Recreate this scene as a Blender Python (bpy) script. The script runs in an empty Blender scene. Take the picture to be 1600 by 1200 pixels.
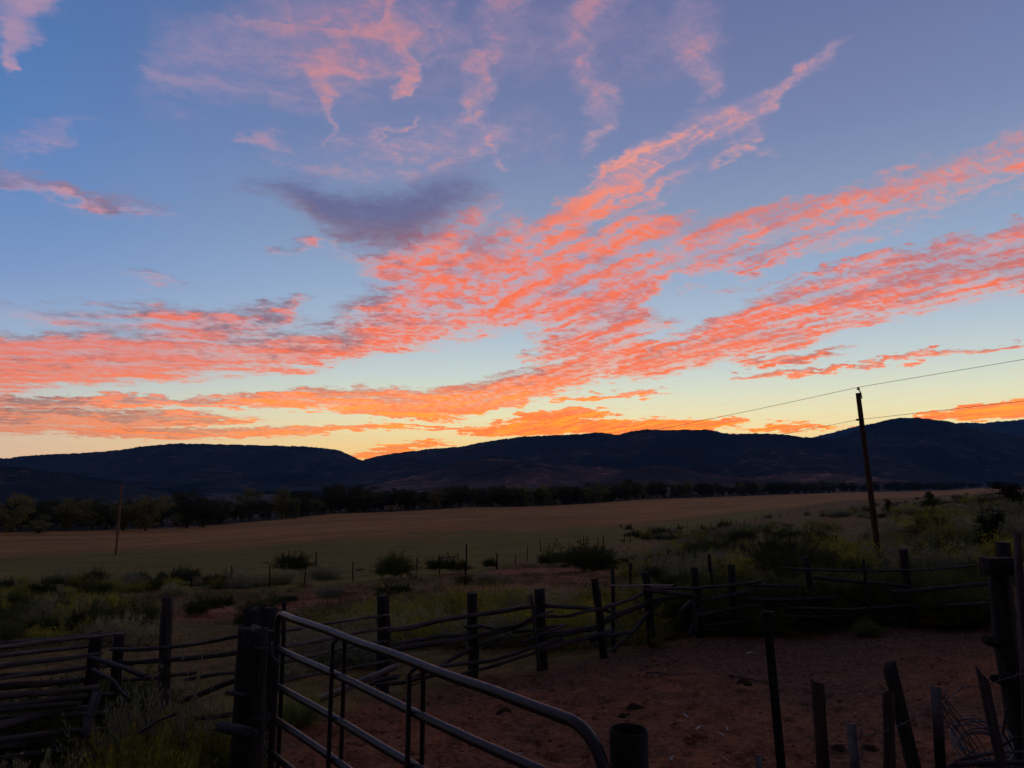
import bpy, math, random
import numpy as np
from mathutils import Vector, Matrix
R = math.radians
SC = bpy.context.scene
COL = SC.collection
rng = np.random.default_rng(7)
random.seed(7)

# ------------------------------------------------------------------ camera
F = 1109.0                       # focal length in 1600-px-wide units
PITCH = math.atan(160 / F)
EYE = np.array([0.0, 0.0, 3.1])
cam = bpy.data.cameras.new('camera')
cam.sensor_fit = 'HORIZONTAL'; cam.sensor_width = 36.0
cam.lens = 36.0 * F / 1600.0
cam.clip_start = 0.05; cam.clip_end = 40000
camo = bpy.data.objects.new('camera', cam); COL.objects.link(camo)
camo.location = EYE; camo.rotation_euler = (R(90) + PITCH, 0, 0)
SC.camera = camo
SC.view_settings.view_transform = 'Standard'; SC.view_settings.look = 'None'
SC.view_settings.exposure = 0.0; SC.view_settings.gamma = 1.0
SC.view_settings.use_curve_mapping = False
SC.cycles.use_denoising = True
SC.cycles.max_bounces = 3; SC.cycles.diffuse_bounces = 2; SC.cycles.volume_bounces = 0
SC.cycles.sample_clamp_indirect = 4.0

cp, sp = math.cos(PITCH), math.sin(PITCH)
def ray(px, py):
    u = (np.asarray(px, float) - 800) / F; v = (600 - np.asarray(py, float)) / F
    return np.stack([u, cp - v * sp, sp + v * cp], -1)
def W(px, py, d):                # world point seen at a pixel, at horizontal distance d along +Y
    r = ray(px, py); return EYE + r * (np.asarray(d, float) / r[..., 1])[..., None]
def px2ae(px, py):               # azimuth / elevation of a pixel
    r = ray(px, py); r = r / np.linalg.norm(r, axis=-1, keepdims=True)
    return np.arctan2(r[..., 0], r[..., 1]), np.arcsin(r[..., 2])
def srgb(*c):
    return [((x / 255) / 12.92 if x / 255 <= 0.04045 else ((x / 255 + 0.055) / 1.055) ** 2.4) for x in c]

# ------------------------------------------------------------------ node helper
class NT:
    def __init__(s, tree): s.t = tree; s.n = tree.nodes; s.l = tree.links
    def node(s, typ, **kw):
        n = s.n.new(typ)
        for k, v in kw.items(): setattr(n, k, v)
        return n
    def put(s, sock, v):
        if v is None: return
        if isinstance(v, bpy.types.NodeSocket): s.l.new(v, sock)
        elif isinstance(v, (tuple, list)) and sock.type == 'RGBA': sock.default_value = (*v[:3], 1)
        else: sock.default_value = v
    def m(s, op, a, b=None, c=None, clamp=False):
        n = s.node('ShaderNodeMath', operation=op, use_clamp=clamp)
        for i, v in enumerate((a, b, c)): s.put(n.inputs[i], v)
        return n.outputs[0]
    def vm(s, op, a, b=None):
        n = s.node('ShaderNodeVectorMath', operation=op)
        s.put(n.inputs[0], a); s.put(n.inputs[1], b)
        return n.outputs[0]
    def xyz(s, x=0., y=0., z=0.):
        n = s.node('ShaderNodeCombineXYZ')
        for i, v in enumerate((x, y, z)): s.put(n.inputs[i], v)
        return n.outputs[0]
    def sep(s, v):
        n = s.node('ShaderNodeSeparateXYZ'); s.put(n.inputs[0], v); return n.outputs
    def noise(s, vec, scale, detail=4., rough=.55, dist=0., col=False):
        n = s.node('ShaderNodeTexNoise'); s.put(n.inputs['Vector'], vec)
        n.inputs['Scale'].default_value = scale; n.inputs['Detail'].default_value = detail
        n.inputs['Roughness'].default_value = rough; n.inputs['Distortion'].default_value = dist
        return n.outputs['Color' if col else 'Fac']
    def mr(s, v, a, b, c=0., d=1., smooth=True):
        n = s.node('ShaderNodeMapRange', interpolation_type='SMOOTHSTEP' if smooth else 'LINEAR')
        for i, k in enumerate((v, a, b, c, d)): s.put(n.inputs[i], k)
        return n.outputs[0]
    def mix(s, f, a, b, blend='MIX'):
        n = s.node('ShaderNodeMix', data_type='RGBA', blend_type=blend)
        s.put(n.inputs[0], f); s.put(n.inputs[6], a); s.put(n.inputs[7], b)
        return n.outputs[2]
    def ramp(s, f, stops):
        n = s.node('ShaderNodeValToRGB'); e = n.color_ramp.elements
        while len(e) < len(stops): e.new(0.5)
        for k, (p, c) in zip(e, stops): k.position = p
        for k, (p, c) in zip(e, stops): k.color = (*c, 1)
        s.put(n.inputs[0], f); return n.outputs[0]
    def attr(s, name):
        n = s.node('ShaderNodeAttribute'); n.attribute_name = name; return n

# ------------------------------------------------------------------ the sky (world): twilight gradient and lit cloud bands
world = bpy.data.worlds.new('World'); SC.world = world; world.use_nodes = True
def build_sky():
    T = NT(world.node_tree); T.n.clear()
    d = T.vm('NORMALIZE', T.node('ShaderNodeTexCoord').outputs['Generated'])
    dx, dy, dz = T.sep(d)
    az = T.m('ARCTAN2', dx, dy); el = T.m('ARCSINE', dz)
    E = R(45); A0, A1 = R(-55), R(55)
    # clear sky: twilight colours by elevation, away from and towards the sunset
    en = T.m('DIVIDE', el, R(90), clamp=True)
    deg = lambda rows: [(a / 90, srgb(*c)) for a, c in rows]
    away = T.ramp(en, deg([(0, (228,190,160)), (3, (230,200,172)), (4.6, (214,201,186)), (6, (190,197,198)), (8, (165,183,202)), (10.5, (143,167,202)),
        (14, (117,147,196)), (18, (101,137,191)), (24, (84,125,184)), (30, (74,116,174)), (37, (70,108,166)), (60, (62,82,124)), (90, (58,70,104))]))
    sunw = T.ramp(en, deg([(0, (255,190,100)), (2, (255,206,124)), (3.2, (253,220,148)), (4.3, (247,228,168)), (5.5, (234,228,184)), (7, (216,222,197)), (9, (194,208,206)),
        (12, (170,189,207)), (16, (148,170,200)), (20, (134,153,184)), (26, (116,131,172)), (32, (105,118,161)), (37, (99,110,155)), (60, (66,76,116)), (90, (58,70,104))]))
    east = T.ramp(en, deg([(0, (58,56,70)), (6, (74,64,78)), (14, (72,66,86)), (30, (60,64,92)), (60, (58,66,98)), (90, (58,70,104))]))
    sa = R(15)
    cosd = T.m('COSINE', T.m('SUBTRACT', az, sa))
    toward = T.mr(cosd, math.cos(R(56)), math.cos(R(10)))
    behind = T.mr(cosd, math.cos(R(70)), math.cos(R(120)))
    sky = T.mix(behind, T.mix(toward, away, sunw), east)
    # faint real-atmosphere term
    st = T.node('ShaderNodeTexSky', sky_type='NISHITA'); st.sun_disc = False
    st.sun_elevation = R(-1.5); st.sun_rotation = sa; st.altitude = 2200
    sky = T.mix(1.0, sky, T.mix(1.0, st.outputs[0], (.05, .05, .05), 'MULTIPLY'), 'ADD')
    # cloud deck coordinates (a flat deck overhead seen in perspective)
    iz = T.m('DIVIDE', 1.0, T.m('ADD', T.m('MAXIMUM', dz, 0.0), 0.10))
    deck = T.xyz(T.m('MULTIPLY', dx, iz), T.m('MULTIPLY', dy, iz), 0.0)
    dkx, dky, _ = T.sep(deck)
    big = T.sep(T.noise(deck, 1.6, 3, .55, col=True))
    mid = T.sep(T.noise(deck, 7.0, 5, .62, col=True))
    su = T.m('ADD', T.m('MULTIPLY', dkx, .58), T.m('MULTIPLY', dky, -.81))     # streak direction: the arms run up and out to the right
    sv = T.m('ADD', T.m('MULTIPLY', dkx, .81), T.m('MULTIPLY', dky, .58))
    def streak(ax, ay, along, across, z):                     # long fibres along a direction of the deck
        u_ = T.m('ADD', T.m('MULTIPLY', dkx, ax), T.m('MULTIPLY', dky, ay)); v_ = T.m('ADD', T.m('MULTIPLY', dkx, -ay), T.m('MULTIPLY', dky, ax))
        return T.noise(T.xyz(T.m('ADD', T.m('MULTIPLY', u_, along), T.m('MULTIPLY', mid[1], 1.3)), T.m('ADD', T.m('MULTIPLY', v_, across), T.m('MULTIPLY', mid[0], 2.4)), z), 1.0, 7, .57, .5)
    fibR = streak(.58, -.81, 2.2, 17., 3.)
    fibL = streak(.97, .22, 2.0, 13., 8.)
    fib = T.m('ADD', T.m('MULTIPLY', fibR, T.mr(az, R(-14), R(6))), T.m('MULTIPLY', fibL, T.mr(az, R(6), R(-14))))
    rip = T.noise(T.xyz(T.m('ADD', T.m('MULTIPLY', su, 46.0), T.m('MULTIPLY', mid[2], 6.0)), T.m('ADD', T.m('MULTIPLY', sv, 15.0), T.m('MULTIPLY', big[2], 6.)), 9.), 1.0, 2, .6, .4)
    puff = T.noise(deck, 20.0, 6, .62, .6)
    lowk = T.mr(el, R(2), R(22), .28, 1.0, smooth=False)
    wa = T.m('ADD', T.m('MULTIPLY', T.m('SUBTRACT', big[0], .5), .10), T.m('MULTIPLY', T.m('SUBTRACT', mid[0], .5), .09))
    we = T.m('MULTIPLY', T.m('ADD', T.m('MULTIPLY', T.m('SUBTRACT', big[1], .5), .05), T.m('MULTIPLY', T.m('SUBTRACT', mid[1], .5), .075)), lowk)
    aw = T.m('DIVIDE', T.m('SUBTRACT', T.m('ADD', az, wa), A0), A1 - A0)
    ew = T.m('DIVIDE', T.m('ADD', el, we), E)
    src3 = {}
    def band(pts, vertical=False, aw=aw, ew=ew):
        p = np.array(pts, float)
        a, e = px2ae(p[:, 0], p[:, 1])
        a2, e2 = px2ae(p[:, 0], p[:, 1] - p[:, 2]) if not vertical else px2ae(p[:, 0] + p[:, 2], p[:, 1])
        an = (a - A0) / (A1 - A0); enn = e / E
        if vertical: s, c, w, src, oth = enn, an, (a2 - a) / (A1 - A0), ew, aw
        else: s, c, w, src, oth = an, enn, (e2 - e) / E, aw, ew
        o = np.argsort(s); s, c, w, I = s[o], c[o], w[o], p[o, 3]
        n = T.node('ShaderNodeRGBCurve'); n.mapping.extend = 'HORIZONTAL'
        n.mapping.use_clip = False
        def setc(cv, ys, zero=False):
            xs, yy = list(s), list(ys)
            if zero:
                xs = [xs[0] - .012] + xs + [xs[-1] + .012]; yy = [0.] + yy + [0.]
            while len(cv.points) < len(xs): cv.points.new(0.5, 0.5)
            for q, x, y in zip(cv.points, xs, yy): q.location = (max(0., min(1., float(x))), max(0., min(1., float(y)))); q.handle_type = 'AUTO_CLAMPED'
        setc(n.mapping.curves[0], c); setc(n.mapping.curves[1], w * 4); setc(n.mapping.curves[2], I, True)
        n.mapping.update()
        T.put(n.inputs['Color'], src3.setdefault(id(src), T.xyz(src, src, src)))
        cc, ww, ii = T.sep(n.outputs[0])
        q = T.m('DIVIDE', T.m('SUBTRACT', oth, cc), T.m('MAXIMUM', T.m('MULTIPLY', ww, .25), .0012))
        pr = T.m('MAXIMUM', T.m('SUBTRACT', 1.0, T.m('MULTIPLY', T.m('MULTIPLY', q, q), .42)), 0.0)
        prof = T.m('MULTIPLY', ii, T.m('MULTIPLY', pr, pr))
        return prof, q
    H = [
     [(-80,580,40,.95),(0,568,42,1),(100,562,42,1),(200,558,40,1),(300,560,36,1),(450,548,32,1),(560,535,30,1),(650,517,32,1),(740,492,38,.95),(800,478,40,.9),(900,470,35,.95),(1000,452,28,.9),(1040,440,12,.3)],
     [(160,478,14,.3),(220,490,22,.6),(300,505,25,.85),(380,500,25,.8),(440,482,22,.9),(468,470,10,.3)],
     [(-80,625,9,.6),(0,625,9,.7),(150,628,8,.75),(300,630,8,.8),(420,625,11,.85),(520,624,17,.95),(620,630,19,1),(700,627,22,1),(800,606,25,1),(900,582,28,1),(960,562,25,1),(1010,542,15,1),(1040,530,7,.4)],
     [(-80,655,18,.9),(0,655,20,.9),(150,655,17,.9),(250,655,13,.8),(340,655,8,.6),(400,655,5,.2)],
     [(100,676,5,.5),(150,676,6,.9),(300,677,8,1),(420,674,7,1),(520,672,5,.95),(600,670,4,.7),(700,668,3,.5)],
     [(530,378,20,.4),(600,398,45,.85),(680,400,60,1),(760,405,65,.95),(850,425,60,.9),(950,440,42,.85),(1020,440,25,.4)],
     [(480,505,12,.3),(540,490,30,.6),(600,478,42,.85),(700,462,48,.95),(800,455,50,.9),(900,480,40,1),(960,488,26,1),(1010,480,14,.5)],
     [(820,385,20,.6),(850,365,25,1),(900,330,30,1),(960,290,35,1),(1020,250,36,.85),(1080,212,42,.66),(1150,190,42,.66),(1210,160,25,.7),(1250,120,14,.55),(1290,78,20,.5),(1330,50,8,.2)],
     [(930,385,20,.7),(1000,360,30,1),(1080,370,35,1),(1160,350,32,1),(1250,328,26,1),(1330,305,24,.95),(1400,290,30,.82),(1480,265,36,.72),(1560,245,36,.72),(1600,235,40,.72),(1680,205,40,.6)],
     [(1030,425,14,.6),(1150,400,20,.78),(1250,385,20,.72),(1350,355,20,.68),(1450,325,18,.62),(1540,300,15,.55),(1600,280,10,.4)],
     [(1070,522,10,.6),(1150,500,20,.95),(1230,480,30,1),(1320,460,40,1),(1420,440,48,.95),(1520,420,52,.95),(1600,405,58,.95),(1690,385,60,.95)],
     [(1280,425,7,.7),(1400,400,12,1),(1500,380,15,1),(1600,350,20,1),(1690,320,22,1)],
     [(960,580,14,.7),(1010,570,20,.9),(1080,550,26,.95),(1160,530,28,1),(1250,518,25,.95),(1330,500,20,.65),(1400,490,10,.3)],
     [(1160,567,7,.7),(1240,560,8,.9),(1330,545,5,.3)],
     [(1155,587,4,.95),(1220,581,6,1),(1300,574,5,.9),(1335,570,3,.3)],
     [(1360,565,4,.8),(1430,558,6,1),(1500,550,5,1),(1600,540,5,1),(1690,530,5,1)],
     [(740,672,5,.7),(820,671,9,1),(900,667,12,1),(1000,665,11,1),(1080,664,10,1),(1130,660,6,.8)],
     [(760,660,3,.5),(800,655,5,.9),(850,650,8,1),(900,648,8,1),(940,645,4,.6)],
     [(550,716,4,.95),(600,706,6,1),(650,698,5,.95),(690,690,4,.4)],
     [(880,627,3,.7),(960,620,5,1),(1040,612,3,.3)],
     [(1465,653,4,.9),(1530,645,10,1),(1600,638,13,1),(1690,625,15,1)],
     [(1165,672,4,.6),(1230,668,5,.7),(1300,664,3,.3)],
     [(-60,265,26,.4),(0,270,25,.4),(50,275,20,.45),(100,290,20,.75),(150,305,20,.75),(200,312,20,.5),(260,322,12,.4),(300,330,5,.2)],
     [(20,230,26,.3),(60,215,28,.42),(100,200,24,.4),(140,190,12,.25)],
     [(270,60,50,.42),(350,60,70,.55),(450,60,92,.66),(520,80,92,.78),(580,70,100,.76),(640,60,90,.66),(700,40,50,.36)],
     [(594,209,5,.5),(622,202,10,.62),(656,189,5,.35)],
     [(436,390,9,.35),(468,381,13,.5),(505,372,9,.3)],
     [(380,215,12,.35),(420,222,18,.45),(470,240,15,.25)],
     [(820,560,12,.7),(880,550,16,.9),(940,540,18,.95),(1000,528,12,.7)],
     [(700,640,8,.5),(770,632,9,.8),(840,615,8,.6)],
     [(1112,256,8,.45),(1150,243,12,.55),(1195,228,8,.35)],
    ]
    V = [
     [(45,-60,52,.9),(35,0,42,.88),(24,50,32,.85),(12,90,18,.7),(5,115,8,.4)],
     [(620,-30,20,.8),(616,40,15,.9),(622,90,18,.95),(636,140,20,.9),(620,165,16,.8),(600,178,8,.3)],
     [(480,100,40,.5),(505,150,22,.8),(515,185,10,.6),(524,215,10,.6),(520,230,4,.2)],
     [(815,-40,60,.75),(800,0,55,.72),(765,60,42,.62),(745,120,30,.6),(738,180,24,.56),(752,220,18,.5),(785,258,11,.5)],
     [(930,-40,50,.75),(925,0,48,.62),(905,60,48,.55),(908,110,44,.58),(930,160,34,.58),(936,200,22,.5),(925,240,10,.3)],
     [(1060,-10,40,.45),(1065,50,50,.5),(1085,90,48,.55),(1108,120,28,.52),(1098,150,14,.45)],
     [(704,0,14,.5),(688,60,13,.5),(694,110,10,.4)],
    ]
    H += [
     [(480,260,40,.25),(560,240,50,.36),(640,235,50,.4),(720,220,50,.36),(800,210,50,.3),(880,230,40,.2)],
     [(250,90,80,.4),(400,90,100,.45),(560,90,110,.5),(700,80,100,.4),(820,60,80,.4),(960,60,80,.36),(1100,70,70,.3)],
     [(0,480,20,.3),(100,490,22,.4),(200,500,25,.42),(400,505,30,.4),(520,510,30,.3)],
     [(190,425,10,.35),(230,430,13,.5),(275,435,8,.3)],
     [(960,340,20,.5),(1010,300,30,.5),(1050,270,30,.35)],
     [(1190,350,20,.5),(1300,340,25,.5),(1420,310,25,.45),(1560,270,22,.4)],
     [(0,605,5,.5),(60,607,4,.4),(100,608,3,.2)],
     [(600,400,14,.6),(640,388,24,.95),(700,360,32,1),(745,330,28,.8),(780,305,16,.4)],
     [(790,345,25,.5),(860,385,42,.8),(950,405,42,.85),(1040,400,30,.6),(1110,395,16,.4)],
     [(840,540,20,.6),(900,520,26,.8),(980,505,22,.7),(1060,500,12,.3)],
     [(-80,545,25,.4),(60,535,20,.6),(160,530,18,.7),(260,530,20,.7),(400,525,20,.6),(520,515,16,.4)],
     [(540,640,4,.4),(600,650,4,.5),(680,655,4,.4)],
     [(1080,455,6,.35),(1180,440,8,.4),(1260,430,6,.3)],
    ]
    tot, und, wsum = None, None, None
    for pts, ver in [(h, False) for h in H] + [(v, True) for v in V]:
        p, q = band(pts, ver)
        if ver: q = -0.25
        qp = T.m('MULTIPLY', p, q)
        tot = p if tot is None else T.m('SMOOTH_MAX', tot, p, .12)
        und = qp if und is None else T.m('ADD', und, qp)
        wsum = p if wsum is None else T.m('ADD', wsum, p)
    upper = T.m('DIVIDE', und, T.m('MAXIMUM', wsum, .05))      # >0 on the upper side of a band, <0 on its lit lower side
    ripc = T.mr(rip, .34, .66, smooth=False); fibc = T.mr(fib, .30, .68, smooth=False); pufc = T.mr(puff, .34, .66, smooth=False)
    right = T.mr(az, R(-4), R(14)); farleft = T.mr(az, R(-4), R(-32))
    ripw = T.m('MULTIPLY', right, .24)
    tex = T.m('ADD', T.m('ADD', T.m('MULTIPLY', fibc, .58), T.m('MULTIPLY', ripc, ripw)), T.m('MULTIPLY', pufc, T.m('SUBTRACT', T.m('SUBTRACT', .42, ripw), T.m('MULTIPLY', farleft, .22))))
    tex = T.m('ADD', tex, T.m('MULTIPLY', farleft, .11))
    tex = T.m('ADD', T.m('MULTIPLY', tex, T.mr(el, R(22), R(31), 1., .62)), T.mr(el, R(22), R(31), 0., .21))
    low = T.mr(el, R(17), R(8))
    # beyond the frame the same broken deck goes on
    gen = T.mr(T.m('ADD', T.m('MULTIPLY', big[0], .7), T.m('MULTIPLY', fib, .5)), .50, .80, 0., .8)
    outside = T.m('MAXIMUM', T.mr(T.m('ABSOLUTE', az), R(42), R(50)), T.mr(el, R(40), R(46)))
    tot = T.m('MULTIPLY', tot, T.mr(el, R(10), R(5), 1., 1.6))
    tot = T.m('ADD', tot, T.m('MULTIPLY', T.m('MULTIPLY', gen, outside), T.mr(el, R(2), R(10))))
    # feathered body, modulated by the fibres; crisp flakes only where the cloud is thick
    body = T.mr(T.m('ADD', tot, T.m('MULTIPLY', T.m('MULTIPLY', T.m('SUBTRACT', tex, .52), T.mr(tot, .02, .35)), .62)), .04, T.m('ADD', .92, T.m('MULTIPLY', low, -.18)))
    alpha = T.m('MULTIPLY', body, T.mr(tex, .10, .80, T.m('ADD', .26, T.m('MULTIPLY', low, .34)), 1.0))
    alpha = T.m('MULTIPLY', alpha, T.mr(el, R(22), R(32), 1.0, .80))
    dens = T.m('MULTIPLY', body, T.m('ADD', .20, T.m('MULTIPLY', tex, 1.35)))
    # lit colour by elevation; self-shaded upper sides go grey violet
    lit = T.ramp(en, deg([(0, (255,140,10)), (4.6, (255,142,22)), (6, (255,122,44)), (9, (255,112,60)), (14, (255,114,70)), (20, (255,134,100)), (26, (244,158,140)), (31, (228,152,150)), (40, (196,140,154)), (90, (170,128,140))]))
    thin = T.ramp(en, deg([(0, (255,190,100)), (5, (255,180,110)), (8, (244,168,132)), (16, (226,160,150)), (28, (196,158,178)), (40, (165,140,175)), (90, (120,105,135))]))
    grey = T.ramp(en, deg([(0, (170,100,76)), (6, (150,106,102)), (12, (138,106,120)), (20, (124,110,140)), (35, (120,110,150)), (90, (80,80,115))]))
    ccol = T.mix(T.mr(dens, .38, 1.02), thin, lit)
    ccol = T.mix(T.m('MULTIPLY', farleft, .6), ccol, T.mix(T.mr(dens, .3, 1.0), srgb(186, 142, 156), srgb(222, 122, 108)))
    ccol = T.mix(T.m('MULTIPLY', T.m('MULTIPLY', T.mr(az, R(-14), R(-26)), T.mr(el, R(15), R(20))), .8), ccol, srgb(186, 154, 178))
    shade = T.m('ADD', T.m('MULTIPLY', upper, .62), T.m('MULTIPLY', T.m('SUBTRACT', pufc, .5), .32))
    shade = T.m('ADD', shade, T.m('ADD', T.m('MULTIPLY', T.m('SUBTRACT', mid[1], .5), 1.5), T.m('MULTIPLY', T.m('SUBTRACT', big[1], .5), 1.6)))
    shade = T.m('MULTIPLY', T.mr(shade, -.20, .50), T.m('MULTIPLY', T.mr(az, R(-26), R(18), 1.0, .55), T.mr(el, R(27), R(17))))
    glow = T.m('MULTIPLY', toward, T.mr(el, R(9.5), R(5.5)))          # low clouds close over the sunset burn orange
    shade = T.m('MULTIPLY', shade, T.m('SUBTRACT', 1., T.m('MULTIPLY', glow, .75)))
    ccol = T.mix(shade, ccol, grey)
    alpha = T.m('MAXIMUM', alpha, T.m('MULTIPLY', glow, T.mr(body, .1, .7)))
    hot = T.m('MULTIPLY', T.m('MULTIPLY', T.mr(dens, .85, 1.25), toward), T.m('SUBTRACT', T.mr(el, R(26), R(18), 0., .62), shade), clamp=True)
    ccol = T.mix(hot, ccol, srgb(255, 110, 44))
    ccol = T.mix(T.m('MULTIPLY', T.m('MULTIPLY', glow, T.mr(dens, .3, .9)), T.m('SUBTRACT', 1., shade)), ccol, T.mix(T.mr(fib, .42, .62), (1.15, .17, .02), (1.75, .40, .0)))
    ccol = T.mix(behind, ccol, (.16, .105, .12))
    out = T.mix(T.m('MULTIPLY', alpha, .96), sky, ccol)
    # the one dense violet cloud still in shadow
    D = [(380,286,12,.25),(430,292,22,.6),(480,310,32,.85),(540,338,42,1),(600,346,46,1),(660,328,50,.9),(710,305,46,.6),(770,296,30,.25)]
    soft = T.m('ADD', T.m('MULTIPLY', T.m('SUBTRACT', mid[0], .5), .035), T.m('MULTIPLY', T.m('SUBTRACT', big[0], .5), .03))
    dp, dq = band(D, False, T.m('DIVIDE', T.m('SUBTRACT', T.m('ADD', az, soft), A0), A1 - A0), T.m('DIVIDE', T.m('ADD', el, soft), E))
    dd = T.m('ADD', dp, T.m('MULTIPLY', T.m('SUBTRACT', T.m('ADD', T.m('MULTIPLY', fibL, .5), T.m('MULTIPLY', puff, .5)), .5), T.mr(dp, 0., .4, 0., 1.5)))
    out = T.mix(T.m('MULTIPLY', T.mr(dd, -.02, 1.0), .82), out, T.mix(T.mr(dq, .3, -1.0), srgb(98, 96, 138), srgb(128, 96, 118)))
    out = T.mix(1.0, out, T.ramp(en, [(0, (1.16, 1.14, 1.08)), (.08, (1.13, 1.12, 1.08)), (.2, (1.04, 1.04, 1.03)), (.4, (1, 1, 1))]), 'MULTIPLY')   # light the low air takes away
    below = T.mr(el, R(-2.0), R(0.0))
    out = T.mix(below, (.02, .02, .03), out)
    bg = T.node('ShaderNodeBackground'); T.put(bg.inputs[0], out); bg.inputs[1].default_value = 1.0
    o = T.node('ShaderNodeOutputWorld'); T.l.new(bg.outputs[0], o.inputs['Surface'])
    world.cycles.sampling_method = 'NONE'      # the whole sky glows evenly: no need to sample it as a lamp
build_sky()

# ------------------------------------------------------------------ value noise in numpy
def _hash(ix, iy, seed):
    h = (ix * 374761393 + iy * 668265263 + seed * 1442695041) & 0xffffffff
    h = ((h ^ (h >> 13)) * 1274126177) & 0xffffffff
    return ((h ^ (h >> 16)) & 0xffff) / 65535.0
def vnoise(x, y, seed=0):
    x = np.asarray(x, float); y = np.asarray(y, float)
    ix = np.floor(x).astype(np.int64); iy = np.floor(y).astype(np.int64)
    fx = x - ix; fy = y - iy; fx = fx * fx * (3 - 2 * fx); fy = fy * fy * (3 - 2 * fy)
    a = _hash(ix, iy, seed); b = _hash(ix + 1, iy, seed); c = _hash(ix, iy + 1, seed); d_ = _hash(ix + 1, iy + 1, seed)
    return (a + (b - a) * fx) * (1 - fy) + (c + (d_ - c) * fx) * fy
def fbm(x, y, seed=0, oct=4, gain=.5):
    v = 0; a = 1; t = 0
    for i in range(oct):
        v = v + a * vnoise(x * 2 ** i + 17.3 * i, y * 2 ** i - 9.1 * i, seed + i); t += a; a *= gain
    return v / t
def sstep(a, b, x):
    t = np.clip((np.asarray(x, float) - a) / (b - a), 0, 1); return t * t * (3 - 2 * t)

# ------------------------------------------------------------------ terrain height
CTRL = np.array([
 (0,0,1.5),(-3,0,1.4),(4,1,1.5),(0,3,.95),(.4,3,.88),(-1.9,5.7,.72),(-4,5.5,.62),(-6,3,.8),(2.5,3.5,.9),(3.6,5,.8),(7,4,1.2),(-3.9,8,.45),
 (0,8,.42),(4,9,.5),(-2,10.5,.2),(.3,12,.1),(3.6,14,.26),(7.7,14,.48),(4,12,.3),(10,12,.8),(-9,14,-.05),(-15,25,-1.2),(-28,45,-3.3),
 (-13,38,-2.3),(-6.8,38,-2.0),(-5.5,42,-2.3),(1.3,30,-.75),(-5,25,-.9),(-4,17,-.3),(4,20,-.2),(10,22,.1),(18,35,-.65),(1.2,60,-3.2),(8,72,-3.3),(19,60,-1.8),(36,80,-1.2),(65,120,-.2),(104,170,1.3),
 (38.7,55,1.1),(21.6,32,.3),(60,60,2.5),(30,20,1.7),(15,5,1.5),(-45,82,-4.9),(-60,82,-4.95),(-92,128,-5),(-35,98,-4.9),(-11,120,-4.9),(0,95,-4.6),(30,110,-3.2),(28,155,-5),(103,260,-4.2),
 (-55,224,-5.2),(81,449,-5),(405,898,-5),(920,1500,-5),(300,420,-3),(-20,300,-5.2),(-300,300,-11),(-150,220,-7),(-1000,1000,-40),(0,1000,-14),(-300,900,-24),(2500,2500,20),(1500,2000,4),(0,3000,-14),(-2000,3000,-50),(800,3000,0),
 (0,-20,2.4),(-20,-10,1.6),(20,-10,2.4),(50,-50,3.5),(-50,-50,1),(0,-500,8),(-500,-100,-2),(500,-100,12),(-60,20,-1.8),(-200,80,-5),(200,100,6),(0,6000,0),(-4000,4500,-30),(4000,4500,30)], float)
def _wp(x, y):
    r = np.hypot(x, y) + 1e-6; k = np.log(1 + r / 3.) / r
    return x * k, y * k
_cx, _cy = _wp(CTRL[:, 0], CTRL[:, 1])
_K = np.hypot(_cx[:, None] - _cx[None], _cy[:, None] - _cy[None])
_zs = np.sign(CTRL[:, 2]) * np.log1p(np.abs(CTRL[:, 2]) / 3.)
_cw = np.linalg.solve(_K + 1e-3 * np.eye(len(CTRL)), _zs)
def hbase(x, y):
    x = np.asarray(x, float); y = np.asarray(y, float); wx, wy = _wp(x, y)
    if wx.size < 4000:
        s = np.hypot(wx[..., None] - _cx, wy[..., None] - _cy) @ _cw
    else:
        s = np.zeros(wx.shape)
        for i in range(len(CTRL)): s += _cw[i] * np.sqrt((wx - _cx[i]) ** 2 + (wy - _cy[i]) ** 2)
    return np.sign(s) * np.expm1(np.abs(s)) * 3.
def hz(x, y):
    x = np.asarray(x, float); y = np.asarray(y, float); r = np.hypot(x, y)
    z = hbase(x, y)
    near = sstep(40, 14, r)
    z = z + near * ((fbm(x * 1.1, y * 1.1, 3, 3) - .5) * .10 + (fbm(x * 5.5, y * 5.5, 11, 3) - .5) * .05)
    mid = sstep(12, 22, r) * sstep(75, 45, r)
    z = z + mid * (fbm(x * .16, y * .16, 5, 4) - .5) * .9
    return z
_DS = np.concatenate([np.geomspace(1.5, 60, 150), np.geomspace(60, 2500, 111)[1:]])
def ground(px, py):
    r = ray(px, py); r = r / r[1]
    P = EYE + r[None] * _DS[:, None]; under = np.nonzero(P[:, 2] < hz(P[:, 0], P[:, 1]))[0]
    if len(under) == 0: return None
    i = max(under[0], 1); t = np.linspace(_DS[i - 1], _DS[i], 60); P = EYE + r[None] * t[:, None]
    k = np.nonzero(P[:, 2] <= hz(P[:, 0], P[:, 1]) + 1e-4)[0]; p = P[k[0] if len(k) else -1]
    return np.array([p[0], p[1], float(hz(p[0], p[1]))])

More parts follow.
